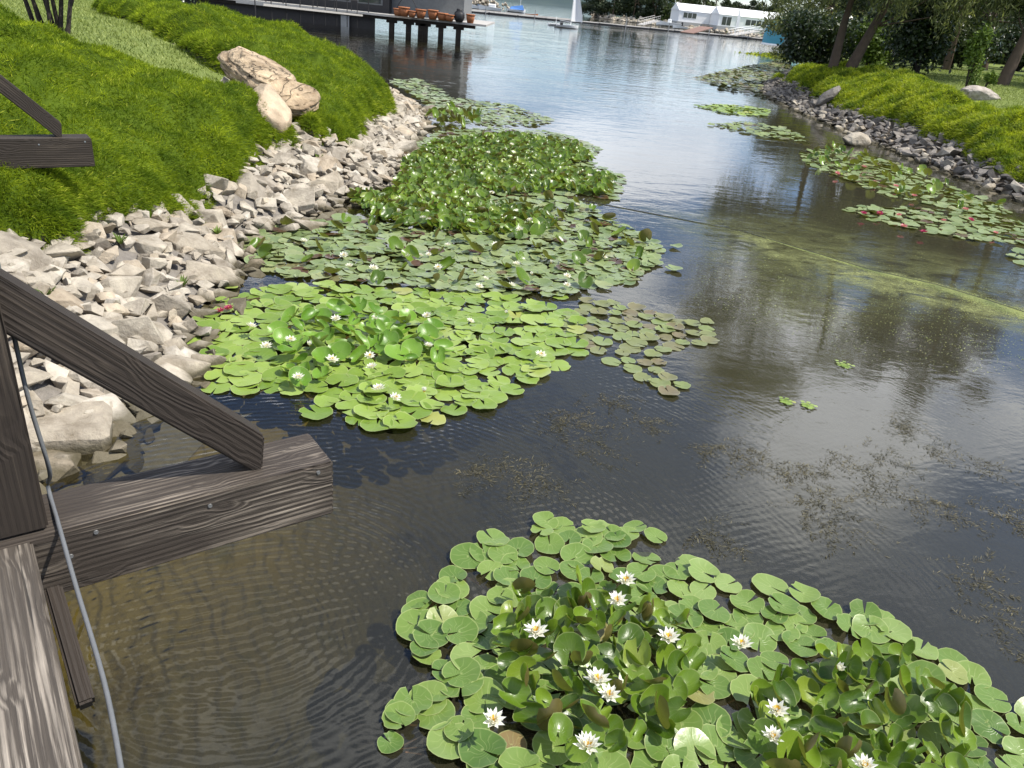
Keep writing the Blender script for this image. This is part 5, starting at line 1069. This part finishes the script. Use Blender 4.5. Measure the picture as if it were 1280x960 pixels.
for px, py, h_, lb in ((891, 34, 4.9, 'white feather flag standing between the two pavilions'), (905, 37, 0, ''), (918, 42, 5.0, 'white feather flag in front of the long pavilion')):
    if not lb: continue
    p = at(px, py, .55); e = empty('feather_flag', (p[0], p[1], .6), lb, 'flag'); acc = Acc(); acc.tube([(0, 0, 0), (0, 0, h_)], [.05, .03], 6); link('pole', acc.mesh('pole', M['white']), e)
    V = []
    for i in range(9): t_ = i/8; w = .75*math.sin(math.pi*(0.12+.85*t_))**.6*(1-.45*t_); V += [(0.04, 0, 1.0+(h_-1)*t_), (.04+w, .06, 1.0+(h_-1)*t_)]
    acc = Acc(); acc.add(np.array(V), [(2*i, 2*i+1, 2*i+3, 2*i+2) for i in range(8)]); link('cloth', acc.mesh('cloth', M['canvas']), e)
M['ramp'] = plain('reddish ramp boards', (0.20, 0.12, 0.09), .7)
def gangway(label, pa, za, pb, zb, w, mat, rail=None):
    a = Vector(at(pa[0], pa[1], za)); b2 = Vector(ray(pb[0], pb[1], math.hypot(a.x, a.y)+9)); b2.z = zb; e = empty('gangway', tuple(a), label, 'gangway'); timber('ramp_deck', a, b2, w, .12, mat, e)
    if rail:
        n_ = (b2-a).normalized().cross(Vector((0, 0, 1)))
        for s_ in (-1, 1):
            timber('handrail', a+n_*s_*w/2+Vector((0, 0, 1)), b2+n_*s_*w/2+Vector((0, 0, 1)), .08, .08, rail, e); timber('handrail', a+n_*s_*w/2+Vector((0, 0, .5)), b2+n_*s_*w/2+Vector((0, 0, .5)), .05, .05, rail, e)
            for k in range(9): q = a.lerp(b2, k/8)+n_*s_*w/2; timber('rail_post', q, q+Vector((0, 0, 1)), .06, .06, rail, e, up=Vector((1, 0, 0)))
gangway('reddish brown ramp rising from the jetty to the pavilions', (858, 41), .45, (884, 33), 1.6, 2.4, M['ramp'])
gangway('white railed ramp at the right end of the jetty', (914, 44), .45, (946, 38), 1.6, 1.6, M['deck_pale'], M['white'])
gangway('pale wooden gangway leading to the rocks left of the motorboat', (800, 31), .45, (822, 21), 1.5, 1.4, M['deck_pale'], M['deck_pale'])
# hedge and far trees
hp = [Vector(ray(728, 14, 262)), Vector(ray(840, 30, 245))]
e = empty('hedge', (hp[0].x, hp[0].y, .6), 'long dark clipped hedge above the far rocks', 'hedge')
foliage('hedge_foliage', [((hp[1]-hp[0]).x*k/12, (hp[1]-hp[0]).y*k/12, 1.7, 2.0, 1.4, 1.9) for k in range(13)], 9000, .2, M['far_pine'], e, hollow=.1)
acc = Acc()
for k in range(13): acc.tube([((hp[1]-hp[0]).x*k/12, (hp[1]-hp[0]).y*k/12, -.2), ((hp[1]-hp[0]).x*k/12, (hp[1]-hp[0]).y*k/12, 1.4)], [.1, .06], 5)
link('hedge_stems', acc.mesh('hedge_stems', M['bark_dark']), e)
far = [(738, 272, 11.7), (752, 258, 13.0), (766, 251, 14.3), (779, 261, 13.0), (792, 250, 14.3), (806, 255, 13.0), (818, 244, 12.3), (830, 247, 13.0), (845, 265, 11.7), (860, 272, 11.7), (876, 263, 11.7), (892, 278, 11.1), (908, 255, 7.8), (924, 285, 7.5), (940, 278, 8.6), (955, 272, 9.1), (970, 258, 10.4)]
kinds = ['dark far pine', 'leafy green far tree', 'dark far pine']
where = ['at the left end of the far wood beside the sail', 'second from the left end of the far wood', 'third from the left end of the far wood', 'fourth from the left in the far wood', 'above the middle of the long hedge', 'above the pale wooden gangway', 'behind the beached motorboat', 'just left of the first white pavilion', 'behind the left gable of the first pavilion', 'behind the middle of the first pavilion', 'behind the right end of the first pavilion', 'left of the gap of sky', 'low beneath the gap of sky', 'behind the long pavilion roof', 'behind the right half of the long pavilion', 'between the long pavilion and the blue tent', 'directly behind the blue tent']
for k, (px, D, h_) in enumerate(far):
    p = ray(px, 20, D); kd = 1 if 7 <= k <= 11 else 0
    tree('far_tree', ('leafy green' if kd else 'dark pine')+' tree '+where[k], (p[0], p[1], .6), [(0, 0, -.2), (0, 0, h_*.3), (0, 0, h_*.7)], .22, crown(h_*.08, h_*.95, 3.6, 16, 500+k, 0.0 if kd else .45, .42), 2400, .34, M['far_leaf'] if kd else M['far_pine'], M['bark'], group='trees of the far wood')
# wooded hills beyond the lake
hx = np.linspace(-900, 900, 181)
def hills_z(x, y): return np.maximum(0, smooth(880, 1010, y)*(5+26*fbm(x*0.006, y*.006, 61)*(1-0.7*smooth(40, 220, x))+6*fbm(x*.05, y*.05, 62))) - 0.5
M['hill'] = leaf_material('wooded hillside', [(0, (0.035, 0.055, 0.045)), (1, (0.06, 0.085, 0.06))], 0.03, ((0.7, 0.8, 0.9), (1.1, 1.1, 1.1)), 0)  # bluish tint in the base colour stands in for distance haze
tag(link('hills', grid_mesh('hills', hx, np.linspace(860, 1300, 40), hills_z, lambda X, Y: np.ones(X.shape, bool), M['hill'])), kind='structure')
